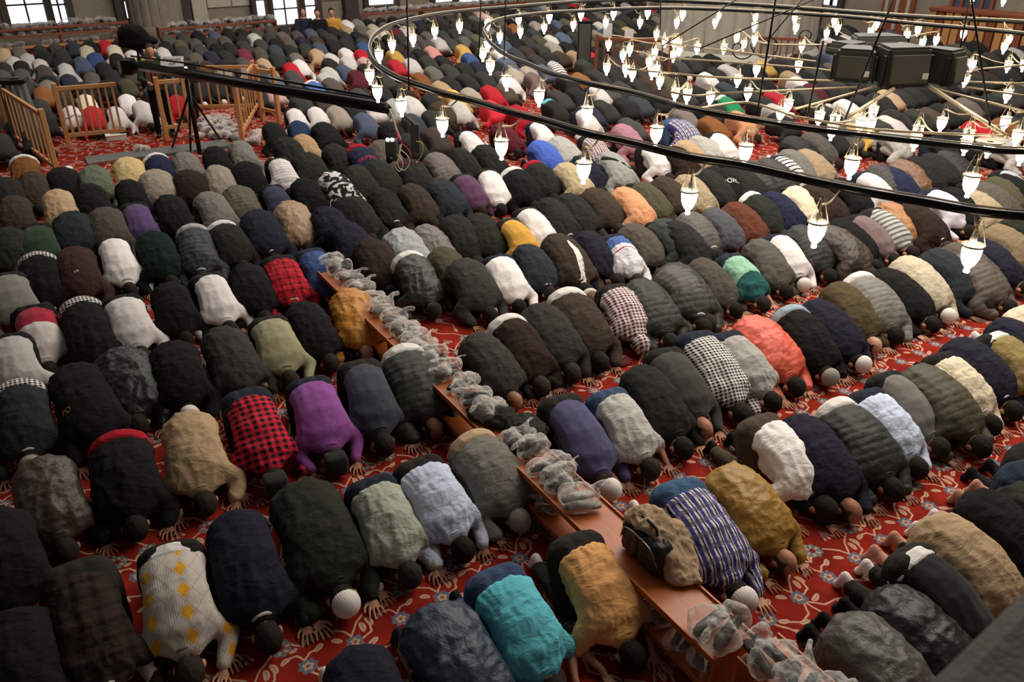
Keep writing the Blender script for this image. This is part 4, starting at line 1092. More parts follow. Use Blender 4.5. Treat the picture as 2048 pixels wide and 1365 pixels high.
# lamps
gv,gf=lathe([(.0,-.135),(.012,-.133),(.015,-.125),(.011,-.115),(.013,-.108),(.030,-.085),(.041,-.055),(.045,-.02),(.043,.0)],14); GLASS=shade(mesh(gv,gf))
rv_,rf_=lathe([(.043,-.002),(.052,.0),(.056,.006),(.052,.012),(.044,.008),(.043,-.002)],14); RIM=shade(mesh(rv_,rf_))
sv,sf=lathe([(.0,.05),(.014,.05),(.016,.0),(.014,-.03),(.0,-.03)],8); SOCKET=shade(mesh(sv,sf))
hv,hf=[],[]
for k in range(3):
    a=2*math.pi*k/3; v,f=tube_mesh([(.05*math.cos(a),.05*math.sin(a),.008),(.012*math.cos(a),.012*math.sin(a),.13)],.0022,4); hf+=[tuple(i+len(hv) for i in q) for q in f]; hv+=v
CHAIN=mesh(hv,hf)
def lamp(px,py,label,ringpts=None,group='glowing lamps on the chandelier',drop=.20,sc=1.0):
    p=at_z(px,py,ZR-drop+.0)      # centre of the glass
    top=Vector((p.x,p.y,p.z+.065)); e=tag(empty('glass_lamp',tuple(top),rz=random.random()*6,scale=(sc,)*3),label,'lamp',group)
    link('glass_cup',GLASS,GLOW,e); link('rim',RIM,BRASS,e); link('socket',SOCKET,CARD,e,loc=(.012,0,.01)); link('chain',CHAIN,BRASS,e)
    if ringpts is not None:
        c=min(ringpts,key=lambda q:(q-top).length); rel=Matrix.Rotation(-e.rotation_euler.z,3,'Z')@(c-top)/sc
        if (c-top).length<2.5:
            mid=rel*.5+Vector((0,0,.02)); tube('curved_stem',smoothcurve([Vector((.012,0,.05)),Vector((.012,0,.09))+rel*.05,mid,rel],5),.0065,BRASS,e,5)
    return e
ORD='first second third fourth fifth sixth seventh eighth ninth tenth eleventh twelfth thirteenth fourteenth fifteenth sixteenth seventeenth eighteenth nineteenth twentieth'.split()
ORD+=['twenty-'+o for o in ORD[:9]]+['thirtieth']+['thirty-'+o for o in ORD[:9]]+['fortieth']+['forty-'+o for o in ORD[:9]]+['fiftieth']+['fifty-'+o for o in ORD[:9]]+['sixtieth']+['sixty-'+o for o in ORD[:9]]
def run(lst,what,ringpts,drop=.2,sc=1.0):
    for i,(px,py) in enumerate(sorted(lst)): lamp(px,py,'%s lamp %s, counted from the left'%(ORD[i],what),ringpts,drop=drop,sc=sc)
t2=lambda L:[(680+x/2.926,y/2.926) for x,y in L]; t3=lambda L:[(1348+x/2.926,y/2.926) for x,y in L]; t6=lambda L:[(1348+x/2.926,300+y/2.926) for x,y in L]
run(t2([(175,455),(220,555),(360,635),(600,750),(945,880)])+[(1167,347)]+t6([(85,310),(830,500),(1730,640)]),'along the front of the outer hoop',RING1)
run(t2([(230,335),(305,275),(427,240),(555,195),(700,165),(865,150),(1045,125),(1225,110),(1410,95),(1600,90),(1800,85),(2005,95)]),'hung from the far side of the outer hoop',RING1)
run(t2([(835,325),(865,270),(880,400),(975,490),(1165,580),(1445,680),(1850,800)])+t3([(415,910),(1035,990)])+t6([(1730,215)]),'along the front of the second hoop',RING2)
run(t2([(935,230),(1055,200),(1195,175),(1365,160),(1555,145),(1755,145),(1970,145)])+t3([(240,145),(470,165),(712,175),(955,180),(1150,200),(1360,220)]),'in the rear row of the second hoop',RING2,.2,.88)
run(t3([(50,95),(260,105),(475,115),(705,120),(935,135),(1185,155),(1425,190),(1690,215),(1955,250),(1930,290),(1745,5),(1925,20)]),'in the top right row of the outer hoop',RING1,.2,.85)
# inner frame
IN=t2([(1850,205),(1900,225)])
rods=[[(0,260),(830,360)],[(0,340),(850,405),(940,440)],[(0,430),(300,455),(1000,475)],[(240,548),(1080,510)],[(700,640),(870,595),(1200,500)],[(1005,697),(1285,520)],[(1500,510),(1950,800)],[(700,680),(1200,760),(1950,797)],[(1790,405),(2060,380)],[(1730,480),(2060,490)],[(1700,510),(2060,562)],[(1500,512),(2060,655)],[(560,260),(870,262),(1100,240)],[(120,640),(420,600),(700,680)],[(-220,300),(-60,340),(0,345)],[(-270,405),(-60,425),(0,430)],[(-20,540),(120,560),(240,548)],[(-80,220),(0,262)],[(830,700),(930,720),(1040,708)],[(280,270),(360,300),(420,280)]]
fr=tag(empty('brass_web',tuple(rp(1800,170))),'pale brass web of rods inside the chandelier hoops','chandelier web'); o=fr.location
INNER=[]
for L in rods:
    pts=[rp(*t3([p])[0]) for p in L]; INNER+=smoothcurve(pts,12) if len(pts)>2 else [pts[0].lerp(pts[1],k/20) for k in range(21)]
    thick=.016 if L[0] in ((1500,510),(1005,697)) else .009
    tube('rod',[p-o for p in (smoothcurve(pts,6) if len(pts)>2 else pts)],thick,BRASS,fr,6)
inn=t2([(1850,220),(1900,260),(1980,270),(1985,310),(1570,280),(1655,345),(1695,310),(1560,420),(1672,430),(1710,455),(1840,330),(1808,385),(1950,345),(1825,445),(1850,430),(1870,500),(1960,570),(2030,575)])
inn+=t3([(0,270),(135,300),(290,300),(365,240),(405,280),(470,250),(745,290),(725,405),(480,430),(370,490),(430,570),(75,585),(210,595),(620,690),(665,640),(845,715),(935,735),(1085,755),(1145,755),(1160,680),(1420,800),(1560,750),(1715,825),(1930,745),(1945,580),(1700,490),(1740,400),(1950,405),(2040,400),(890,215),(1450,270),(1530,255),(1835,895),(2025,940),(2000,830),(1405,855),(1700,880),(920,795)])
run(inn,'on the inner brass web',INNER,.10,.74)
# flat brass dish near the right end of the web
v,f=lathe([(.02,0),(.07,0),(.085,.012),(.08,.018),(.02,.012)],18); e=tag(empty('brass_dish',tuple(rp(1980,287))),'flat brass dish at the right joint of the brass web','dish'); link('dish_plate',mesh(v,f),BRASS,e,smooth=True); link('rim',RIM,BRASS,e)
# hanging cables
cab=[((1348+480/2.926,700/2.926),(1348+600/2.926,-10)),((1348+1000/2.926,700/2.926),(1348+1295/2.926,-10)),((1348-70/2.926,270/2.926),(1348+385/2.926,-5)),((1348+150/2.926,285/2.926),(1348+845/2.926,-5)),((1348+545/2.926,240/2.926),(1348+760/2.926,-5)),((1348+780/2.926,680/2.926),(1348+875/2.926,240/2.926)),((1348+1850/2.926,740/2.926),(1348+1740/2.926,-5)),((1348+1200/2.926,480/2.926),(1348+1340/2.926,290/2.926)),((818,180),(814,-5)),((1008,120),(1012,-5)),((1010+310,60),(1012+310,-5)),((958,110),(962,-5)),((1905+5,150),(1940,-5))]
for i,(a,b) in enumerate(cab):
    p=rp(*a); q=at_y(b[0],b[1],p.y); mid=p.lerp(q,.5)
    tag(tube('suspension_cable',[p,mid,q],.007,IRON,None,6),ORD[sorted(range(len(cab)),key=lambda k:cab[k][0][0]).index(i)]+' dark suspension cable from the left above the chandelier','cable','suspension cables above the chandelier')
# wrought iron scroll in front of the pier
def spiral(cx,cy,s,n=40,turn=2.2,flip=1):
    return [at_y(cx+flip*s*(1-k/n)*math.cos(k/n*turn*6.283), cy+s*(1-k/n)*math.sin(k/n*turn*6.283), 9.5) for k in range(n)]
e=tag(empty('iron_scroll'),'dark wrought iron scrollwork before the marble pier','scrollwork')
for a in ((1614,72,22,1.6,1),(1535,88,34,1.2,-1),(1480,95,30,1.0,1)): tube('scroll',spiral(a[0],a[1],a[2],40,a[3],a[4]),.008,IRON,e,6)
# loudspeakers on the chandelier hub
def speaker(px0,px1,pyt,pyb,yaw,label,dpt=.34,z=ZR):
    a=at_z(px0,pyb,z); b=at_z(px1,pyb,z); c=(a+b)/2; w=(b-a).length; dep=project(c)[2]; h=(pyb-pyt)*dep/FPX/math.cos(R_(12))
    e=tag(empty('loudspeaker',tuple(c),R_(yaw)),label,'loudspeaker','loudspeakers on the chandelier hub')
    bm=bmesh.new(); vs=boxv(bm,-w/2,w/2,0,dpt,0,h)
    for v in vs:
        if v.co.y>dpt*.5: v.co.x*=.72
        if v.co.z>h*.5 and v.co.y<dpt*.5: v.co.y+=.05
    bmesh.ops.bevel(bm,geom=bm.edges[:],offset=.02,segments=2,affect='EDGES'); me=bpy.data.meshes.new('cabinet'); bm.to_mesh(me); bm.free(); link('cabinet',me,DARKP,e)
    g=box('grille',-w/2+.03,w/2-.03,-.006,.02,.03,h-.05,SPK,e,.006); g.rotation_euler=(R_(-6),0,0)
    box('badge',w*.26,w*.26+.05,-.016,-.008,h*.22,h*.22+.045,WHITEP,e,.002)
    box('bracket',-w/2-.02,-w/2,.05,.09,.0,h*.8,IRON,e,.004); box('bracket',w/2,w/2+.02,.05,.09,.0,h*.8,IRON,e,.004)
speaker(1768,1862,103,176,8,'large dark loudspeaker facing forward in the middle of the chandelier')
speaker(1664,1738,105,166,-24,'dark loudspeaker to the left of the central one')
speaker(1888,1945,106,172,38,'dark loudspeaker to the right of the central one')
speaker(1640,1700,88,112,-60,'black loudspeaker at the left rear of the cluster')
speaker(1712,1820,76,100,5,'black loudspeaker seen beyond the central cluster')
# ---------------------------------------------------------------- benches with shoe bags
BD=math.atan2(1,.08)+R_(36)            # the bench runs almost along v
def benchM(u,v): x,y=uv2w(u,v); return Matrix.Translation((x,y,0))@Matrix.Rotation(BD,4,'Z')@Matrix.Scale(-1,4,(0,1,0))
def bench(u,v,L,label,z=.42,w=.335):
    x,y=uv2w(u,v); e=tag(empty('shoe_bench',(x,y,0),BD),label,'bench')
    def b(name,x0,x1,y0,y1,z0,z1,bev=.004): return box(name,x0,x1,-y1,-y0,z0,z1,WOOD,e,bev)
    b('top_board',0,L,0,w,z-.022,z); b('edge_strip',0,L,-.014,.004,z-.03,z+.02); b('edge_strip',0,L,w-.004,w+.014,z-.03,z+.02)
    b('lower_board',.01,L-.01,.0,w,.13,.15); b('edge_strip',.01,L-.01,-.016,.0,.12,.17); b('edge_strip',.01,L-.01,w,w+.016,.12,.17)
    b('end_panel',.0,.025,.01,w-.01,0,z-.022,.006); b('end_panel',L-.025,L,.01,w-.01,0,z-.022,.006); b('middle_panel',L/2-.012,L/2+.012,.01,w-.01,.15,z-.022,.006)
for i,(v,lb) in enumerate(((2.06,'long varnished two-tier shoe bench beside the tan-shirted man, nearest'),(4.46,'second two-tier wooden shoe bench covered by bags and a black coat'),(6.86,'third wooden shoe bench beside the golden robe, covered in bags'))):
    bench(2.82+.08*v,v,2.38,lb)
bench(2.82+.08*-.3+.13,-.36,2.36,'wooden shoe bench cut off by the bottom edge of the photo')
# shoe bags
def bag_proto(seed):
    rr=random.Random(seed); P=[]
    for k in range(7): P.append(((rr.uniform(-.09,.09),rr.uniform(-.05,.05),rr.uniform(.05,.09)),(rr.uniform(.06,.11),rr.uniform(.05,.085),rr.uniform(.04,.075)),rr.uniform(0,3)))
    P+=chain([((.05,0,.10),(.05,.04,.03)),((.12,.02,.145),(.012,.012,.012))],5)
    P+=chain([((.12,.02,.145),(.012,.012,.012)),((.17,.03,.13),(.03,.01,.02))],4)
    me=blob_mesh(P,.012,3,2); c=getco(me); n=getno(me)
    d=.016*((1-np.abs(vnoise(c*np.array([7,17,17]),seed)*2-1))**2-.5)+.008*((1-np.abs(vnoise(c*np.array([24,12,20]),seed+3)*2-1))**3-.4)
    c=c+n*d[:,None]; c[:,2]=np.maximum(c[:,2],.003); setco(me,c); return shade(me)
BAGS=[bag_proto(s) for s in range(5)]
def shoe_mesh():
    P=chain([((-.11,0,.035),(.04,.036,.035)),((-.04,0,.04),(.05,.038,.04)),((.06,0,.028),(.06,.045,.028)),((.11,0,.022),(.035,.038,.022))],5); return shade(blob_mesh(P,.012,3,1))
SHOEM=shoe_mesh()
BAGL=BAGS[0].copy(); 
def lowmesh(me,ratio):
    ob=bpy.data.objects.new('t',me); COL.objects.link(ob); m=ob.modifiers.new('d','DECIMATE'); m.ratio=ratio
    out=bpy.data.meshes.new_from_object(ob.evaluated_get(bpy.context.evaluated_depsgraph_get())); bpy.data.objects.remove(ob); return shade(out)
BAGLOW=[lowmesh(b,.12) for b in BAGS]; SHOELOW=lowmesh(SHOEM,.3)
SC=[(30,30,32),(42,34,28),(96,60,40),(52,60,70),(60,58,56),(140,136,130)]
def bag(p,label,group=None,sc=1,low=False,rz=None,col3=None):
    k=random.randrange(5); e=tag(empty('shoe_bag',tuple(p),random.random()*6.28 if rz is None else rz,(sc,sc,sc*random.uniform(.85,1.1))),label,'bag',group)
    link('plastic_bag',(BAGLOW if low else BAGS)[k],BAG,e)
    cc=col(*(col3 or random.choice(SC)))
    for s in (1,-1): link('shoe',SHOELOW if low else SHOEM,SHOE,e,loc=(.0,s*.042,.016),rot=(0,0,s*.12),color=cc).scale=(.8,.85,.9)
    return e
for px,py,sc,lb in ((1437,1262,1.25,'large clear bag of dark shoes at the near end of the bench'),(1158,1008,1.15,'clear bag of dark shoes, first beyond the bare wooden stretch'),(1130,965,1.05,'pinkish clear bag behind the first one'),(1098,940,1.1,'clear bag tied with a white loop'),(1070,895,1.05,'clear bag of white striped trainers'),(1050,872,1.0,'clear bag against the black coat'),
 (978,822,1.05,'clear bag touching the black coat from behind'),(958,796,1.05,'crumpled clear bag beside the charcoal coat man'),(932,768,1.05,'clear bag with handles sticking up'),(905,740,1.1,'clear bag holding a brown shoe'),(882,714,1.05,'clear bag behind the brown shoe bag'),(860,690,1.05,'flat clear bag beside the bald green puffer man'),(838,670,1,'small white clear bag in the tight row'),(822,655,1,'white clear bag left of the black skullcapped head'),(806,637,1.05,'crumpled grey clear bag in the row'),(783,615,1.1,'clear bag right of the golden robe'),(762,592,1.05,'clear bag of trainers by the green leather jacket'),(742,570,1.05,'clear bag with dark shoe, high on the bench'),(722,550,1.05,'dark clear bag near the blue top'),(700,532,1.1,'black bag heap at the far bench end'),(680,518,1.0,'white and black bag at the far bench end')):
    p=at_z(px,py+8,.425); u,v=w2uv(p.x,p.y); u=.35*u+.65*(2.82+.08*v+.16); bag(uv2w(u,v)+(.425,),lb,'shoe bags on top of the benches',sc*1.12,False,R_(31)+random.choice((0,math.pi))+random.uniform(-.45,.45))
for px,py,sc,lb in ((1528,1325,1.25,'large grey bag of shoes on the cut off bench'),(1600,1375,1.2,'creased grey bag at the bottom edge on the cut off bench'),(1655,1420,1.2,'last bag on the cut off bench, mostly below the frame')):
    bag(at_z(px,py,.425),lb,'shoe bags on top of the benches',sc)
for px,py,lb in ((1360,1290,'dark bag on the lower shelf near its end panel'),(1318,1245,'clear bag on the lower shelf behind the tan shirt'),(1290,1210,'bag of shoes in the middle of the lower shelf'),(1255,1165,'bag on the lower shelf beside the tan shoulder'),(1105,1015,'dark bag on the lower shelf beside the grey haired head'),(1075,985,'dark bag on the lower shelf by the grey sweater'),(1400,1335,'clear bag at the near end of the lower shelf')):
    p=at_z(px,py,.16); u,v=w2uv(p.x,p.y); u=2.82+.08*v+.13; bag(uv2w(u,v)+(.155,),lb,'shoe bags on the lower shelf',.95)
# black coat and draped jacket
def drape(P,voxel,seed,name,mat,color,label,cat,amp=.02,parent=None):
    me=blob_mesh(P,voxel,4,2); c=getco(me); n=getno(me)
    d=amp*((1-np.abs(vnoise(c*np.array([16,16,7]),seed)*2-1))**2+(1-np.abs(vnoise(c*np.array([28,28,12]),seed+2)*2-1))**2*.6-.8); setco(me,c+n*d[:,None])
    return link(name,shade(me),mat,parent,color=color)
p=[at_z(x,y,.47) for x,y in ((960,825),(1000,835),(1045,850),(1070,860),(1035,885))]
P=[]; 
for q,r in zip(p,((.13,.12,.06),(.16,.15,.08),(.17,.14,.08),(.12,.12,.06),(.12,.12,.07))): P.append((tuple(q),r,.5))
tag(drape(P,.013,4,'coat',CL['cloth'],col(44,44,40),'','',.022),'crumpled dark green coat piled on the bench among bags','coat')
hb=at_z(1290,1120,.43); e=tag(empty('handbag',tuple(hb),BD),'glossy black leather briefcase standing on the bench','bag')
drape([((x,y,z),(.07,.055,.07),0) for x in (-.14,-.05,.05,.14) for y in (-.03,.03) for z in (.06,.13,.2)],.012,8,'bag_body',CL['leather'],col(24,24,23),'','',.008,e)
tube('handle',smoothcurve([(-.1,0,.25),(-.07,0,.33),(.07,0,.33),(.1,0,.25)],6),.01,BLACKM,e,8)
tube('zip_edge',smoothcurve([(-.19,.07,.1),(-.12,.09,.24),(.12,.09,.24),(.19,.07,.1)],6),.005,CHROME,e,6)
P=[];
for (px,py,z,r) in ((1262,1030,.70,.05),(1290,1022,.76,.06),(1312,1030,.76,.06),(1328,1045,.72,.055),(1300,1050,.74,.05),(1335,1070,.66,.055),(1345,1095,.58,.055),(1358,1120,.52,.055),(1368,1145,.475,.05),(1340,1150,.47,.045),(1332,1110,.60,.055),(1325,1085,.66,.05),(1350,1160,.455,.04),(1375,1165,.455,.035),(1318,1060,.71,.05),(1340,1130,.53,.05),(1372,1155,.46,.04),(1352,1052,.64,.055),(1368,1088,.56,.055),(1382,1125,.50,.05),(1392,1160,.46,.04),(1280,1050,.72,.045)):
    q=at_z(px,py,z); P.append((tuple(q),(r*1.15,r*1.1,r*.62),.6))
Q=[]
for i in range(len(P)):
    for j in range(i+1,len(P)):
        if (Vector(P[i][0])-Vector(P[j][0])).length<.17: Q+=chain([(P[i][0],P[i][1]),(P[j][0],P[j][1])],3)
tag(drape(Q,.011,9,'draped_jacket',CL['cloth'],col(178,150,120),'','',.016),'beige wool jacket draped over the black briefcase','jacket')
q=at_z(1228,735,0); P=[((q.x+dx,q.y+dy,.02),(.09,.07,.03),dx*9) for dx,dy in ((-.05,0),(.03,.03),(.1,.06),(.14,.1))]
tag(drape(P,.012,12,'folded_scarf',CL['cloth'],col(96,40,44),'','',.01),'dark red folded scarf on the carpet near the checked headscarf','scarf')
# ---------------------------------------------------------------- fenced corner, camera crane and its crew
def fence(A,B,h,n,label,name='fence_panel',mat=PINE,posts=(1,1),low=.28,cat='fence'):
    L=math.hypot(B.x-A.x,B.y-A.y); e=tag(empty(name,(A.x,A.y,0),math.atan2(B.y-A.y,B.x-A.x)),label,cat)
    if posts[0]: box('post',-.045,.045,-.045,.045,0,h+.06,mat,e,.012)
    if posts[1]: box('post',L-.045,L+.045,-.045,.045,0,h+.06,mat,e,.012)
    box('top_rail',.045,L-.045,-.03,.03,h-.09,h-.01,mat,e,.008); box('bottom_rail',.045,L-.045,-.025,.025,low-.04,low+.04,mat,e,.008)
    bm=bmesh.new(); boxv(bm,-.022,.022,-.014,.014,low+.04,h-.09,None,.005); me=bpy.data.meshes.new('slat'); bm.to_mesh(me); bm.free()
    for k in range(n): link('slat',me,mat,e,loc=((k+1)*L/(n+1),0,0))
    return e
fence(at_z(25,290),at_z(120,366),1.25,9,'pine railing seen edge-on at the far left')
fence(at_z(140,299),at_z(262,286),1.25,8,'pine railing in front of the white and red tops',posts=(1,0))
fence(at_z(335,282),at_z(386,276),1.25,2,'short pine railing behind the crane tripod',posts=(1,1))
fence(at_z(392,238),at_z(515,236),1.2,6,'pine railing behind the crane cables',posts=(0,0))
fence(at_z(487,293),at_z(519,232),1.2,7,'open pine gate panel seen at an angle',posts=(1,1))
fence(at_z(527,243),at_z(560,250),1.2,0,'two pine posts joined by rails behind the gate')
fence(at_z(1190,168),at_z(1335,176),1.25,8,'reddish railing behind the cluster of inner lamps',mat=WOODR)
fence(at_z(1405,140),at_z(1592,152),1.05,14,'low reddish balustrade before the marble pier',mat=WOODR)
# sign boards and black column near the reddish railing
for px,lb in ((1210,'white notice board at the left post of the reddish railing'),(1252,'lower white notice board right of the other one')):
    p=at_z(px,165); e=tag(empty('notice_board',(p.x,p.y,0)),lb,'sign'); box('board',-.12,.12,-.01,.01,1.2 if px==1210 else 1.08,1.56 if px==1210 else 1.4,WHITEP,e,.004); box('stand',-.015,.015,.01,.03,0,1.3,IRON,e,.003)
p=at_z(1166,150); e=tag(empty('speaker_column',(p.x,p.y,0)),'black upright speaker column left of the notice boards','loudspeaker'); box('cabinet',-.2,.2,-.12,.12,0,1.5,BLACKM,e,.02); box('grille',-.17,.17,-.135,-.12,.1,1.42,SPK,e,.01)
# grey platform, carton, cart
a=at_z(176,333); b=at_z(462,296); L=(b-a).length; e=tag(empty('low_platform',(a.x,a.y,0),math.atan2(b.y-a.y,b.x-a.x)),'low dark grey platform at the edge of the open carpet','platform'); box('deck',0,L,0,.55,0,.06,GREYB,e,.01); box('metal_edge',0,L*.3,-.02,0,0,.07,CHROME,e,.003)
p=at_z(233,278); e=tag(empty('carton',(p.x,p.y,0),.5),'flat white carton lying on the open carpet','box'); box('box_body',-.2,.2,-.15,.15,0,.09,CARD,e,.006); box('lid',-.205,.205,-.155,.155,.09,.115,CARD,e,.006); box('printed_patch',-.1,.08,-.05,.06,.115,.117,GREYB,e,.001)
p=at_z(138,345); tag(link('crumpled_paper',ell((p.x,p.y,.06),(.09,.08,.06),3,None,.5,3),WHITEP),'crumpled white paper on the carpet behind the black jacket','paper')
p=at_z(62,296); e=tag(empty('covered_cart',(p.x,p.y,0),.3),'tall grey cloth-covered stand with black lid beside the left pier','stand')
me=blob_mesh(chain([((0,0,.1),(.3,.24,.1)),((0,0,.7),(.26,.22,.1)),((0,0,1.25),(.22,.2,.06))],8),.03,3); c=getco(me); n_=getno(me); setco(me,c+n_*(.025*np.sin(np.arctan2(c[:,1],c[:,0])*11))[:,None]); link('cloth_cover',shade(me),GREYC,e); box('lid',-.26,.26,-.2,.2,1.3,1.38,BLACKM,e,.03); box('handle',-.02,.12,-.05,.05,1.38,1.41,CHROME,e,.01)
for i,(px,py) in enumerate(((402,262),(415,272),(430,278),(446,275),(462,270),(410,250),(424,258),(440,262),(456,256),(470,282),(396,278),(432,245),(450,245),(478,262),(505,290),(512,278),(340,268),(350,262))):
    bag(at_z(px,py,0),ORD[i]+' dull clear shoe bag in the heap beside the open gate','shoe bags heaped by the gate',1.3,True)
p=at_z(283,306); bag(p,'clear bag lying alone on the grey platform edge',None,1.3,True)
# crane
def standing(name,x,y,ang,h,label,jc,tc,hairc,arms,extra=None):
    e=tag(empty(name,(x,y,0),R_(ang),(h/1.75,)*3),label,'person')
    P=chain([((0,0,.98),(.11,.16,.12)),((0,0,1.15),(.10,.145,.12)),((0,0,1.35),(.115,.18,.12)),((0,0,1.45),(.08,.15,.06)),((0.01,0,1.52),(.055,.055,.05))],5)
    P+=[((.02,0,1.645),(.095,.075,.115),0),((.09,0,1.63),(.03,.012,.02),0),((.075,0,1.575),(.03,.03,.02),0),((.09,0,1.60),(.012,.025,.007),0)]
    J=chain([((0,0,.92),(.13,.19,.08)),((0,0,1.15),(.125,.175,.12)),((0,0,1.36),(.13,.20,.11)),((0,0,1.45),(.09,.16,.06))],6)
    T=chain([((0,0,.92),(.13,.18,.12)),((0,0,1.0),(.12,.17,.08))],3); H=[]
    for s,(el,wr) in zip((1,-1),arms):
        sh=(0,s*.19,1.42); P+=cap(sh,el,.05,.042)+cap(el,wr,.042,.028)+[((.085,s*.03,1.665),(.013,.014,.01),0),((.01,s*.078,1.64),(.02,.01,.03),0)]
        w=Vector(wr); d=(w-Vector(el)).normalized(); P.append((tuple(w+d*.05),(.05,.04,.02),0))
        for k in range(4): P+=cap(tuple(w+d*.08+Vector((0,(k-1.5)*.018,0))),tuple(w+d*(.15 if k in(1,2) else .135)+Vector((0,(k-1.5)*.02,-.02))),.009,.008,6)
        P+=cap(tuple(w+d*.04+Vector((0,-s*.03,0))),tuple(w+d*.08+Vector((0,-s*.06,-.01))),.011,.009,5)
        J+=cap(sh,el,.075,.06)+cap(el,tuple(w-d*.02),.06,.045)
        st=s*.12; P+=cap((0,s*.09,.9),(.02,st,.5),.085,.055)+cap((.02,st,.5),(0,st*1.1,.08),.05,.035); T+=cap((0,s*.09,.9),(.02,st,.5),.11,.08)+cap((.02,st,.5),(0,st*1.1,.09),.075,.06)
        H+=chain([((-.03,st*1.1,.05),(.05,.045,.05)),((.10,st*1.15,.035),(.07,.05,.035))],5)
    link('body',shade(blob_mesh(P,.012,3)),CL['skin'],e,color=col(196,140,112)); link('jacket',shade(blob_mesh(J,.018,4)),CL['cloth'],e,color=col(*jc))
    link('trousers',shade(blob_mesh(T,.018,4)),CL['cloth'],e,color=col(*tc)); link('shoes',shade(blob_mesh(H,.014,2)),SHOE,e,color=col(40,36,34))
    link('hair',ell((-.0,0,1.68),(.098,.082,.10),3,lambda v:(v[:,2]>1.60)&((v[:,0]<.03)|(v[:,2]>1.72)),.05),CL['hair'],e,color=col(*hairc)); return e
mp=at_z(333,272); 
man=standing('person',mp.x,mp.y,-68,1.86,'standing crane operator in headphones, dark green jacket and black trousers',(52,54,44),(26,26,27),(60,44,36),(((.14,.26,1.18),(.30,.12,1.28)),((.12,-.27,1.16),(.32,-.14,1.12))))
v,f=tube_mesh([( .0,math.cos(a)*.095,1.66+math.sin(a)*.125) for a in np.linspace(0,math.pi,14)],.012,8); link('headphone_band',mesh(v,f),BLACKM,man,smooth=True)
for s in (1,-1): link('ear_cup',ell((.01,s*.095,1.645),(.035,.022,.045),2),CARD,man)
box('red_strap',.12,.15,-.05,-.0,.95,1.42,RUBR,man,.008); box('brown_vest_panel',.11,.14,.02,.14,.93,1.3,plain('brown_cloth',col(112,92,72),.9),man,.01); box('brown_vest_panel',.11,.14,-.16,-.07,.93,1.3,plain('brown_cloth_b',col(112,92,72),.9),man,.01); box('water_bottle',.13,.18,.14,.2,.98,1.12,plain('blue_bottle',col(70,100,140),.3),man,.02)
tb=at_z(376,293); P0=at_y(265,130,tb.y+.15); P2=at_y(775,217,12.4); P1=P0.lerp(P2,.26)
cr=tag(empty('camera_crane',(tb.x,tb.y,0)),'long black camera crane arm on a tripod reaching over the crowd','crane'); o=cr.location
def rel(p): return Vector(p)-o
tube('arm',[rel(P0),rel(P1),rel(P2)],.085,BLACKM,cr,4,rads=[.085,.09,.085]); tube('upper_rod',[rel(P0)+Vector((0,0,.17)),rel(P1)+Vector((0,0,.2)),rel(P2)+Vector((0,0,.13))],.018,BLACKM,cr,6)
tube('arm_cable',[rel(P1)+Vector((0,-.1,.12)),rel(P1.lerp(P2,.5))+Vector((0,-.08,.1)),rel(P2)+Vector((0,-.05,.12))],.012,IRON,cr,6)
top=rel(P1)-Vector((0,0,.1))
tube('centre_column',[top,Vector((top.x,top.y,.12))],.045,BLACKM,cr,8)
for (px,py) in ((345,300),(382,308),(442,284)):
    q=rel(at_z(px,py)); tube('leg',[Vector((top.x,top.y,top.z-.25)),q+Vector((0,0,.04))],.022,BLACKM,cr,8); box('foot',q.x-.05,q.x+.05,q.y-.05,q.y+.05,0,.05,CHROME,cr,.01)
tube('spreader',[Vector((top.x,top.y,.5)),rel(at_z(352,295))+Vector((0,0,.12))],.012,CHROME,cr,6)
box('counterweight',rel(P0).x-.18,rel(P0).x+.02,rel(P0).y-.16,rel(P0).y+.16,rel(P0).z-.18,rel(P0).z+.12,BLACKM,cr,.03)
# remote head hanging at the arm's end
h0=at_y(768,213,12.35); hd=tag(empty('remote_camera',tuple(h0)),'remote camera hanging from the crane tip with looped cables','camera'); o2=h0
def ph(px,py,dy=0): return at_y(px,py,12.35+dy)-o2
tube('cable_sheath',smoothcurve([ph(779,218),ph(787,240),ph(794,262),ph(802,285),ph(798,310)],6),.014,RUBW,hd,7)
tube('red_wrap',[ph(793,262),ph(803,287)],.02,RUBR,hd,7)
a=ph(832,248); box('side_arm',a.x-.09,a.x+.045,a.y-.05,a.y+.05,ph(832,304).z,a.z,DARKP,hd,.01); 
v,f=tube_mesh([ph(800,222),ph(812,232),ph(832,250)],.035,4); link('upper_bracket',mesh(v,f),DARKP,hd)
a=ph(784,292); box('camera_body',a.x-.085,a.x+.085,a.y-.14,a.y+.12,ph(784,318).z,ph(784,279).z,DARKP,hd,.02)
v,f=lathe([(.0,0),(.05,0),(.055,.06),(.05,.12),(.0,.12)],16); l=link('lens',mesh(v,f),BLACKM,hd,loc=tuple(ph(783,312)+Vector((0,-.25,0))),rot=(R_(-90),0,0),smooth=True)
LEDM=emis('white_tally_lamp',(1,1,1,1),9)
for px in (777,786): link('tally_lamp',ell(tuple(ph(px,276)+Vector((0,-.1,0))),(.028,.02,.024),2),LEDM,hd)
for m_,pts in ((RUBW,[(800,290),(797,315),(792,335),(800,343),(806,330),(800,316),(790,306)]),(RUBR,[(803,287),(817,300),(821,315),(812,327),(800,326),(790,312)]),(RUBW,[(802,300),(815,312),(819,326),(810,340),(798,336),(794,322)]),(RUBY,[(832,283),(843,286),(846,298),(842,312),(834,324)])):
    tube('loop_cable',smoothcurve([ph(*q,-.12) for q in pts],6),.0085,m_,hd,6)
tube('jack_plug',[ph(834,323,-.12),ph(831,333,-.12)],.012,CHROME,hd,6)
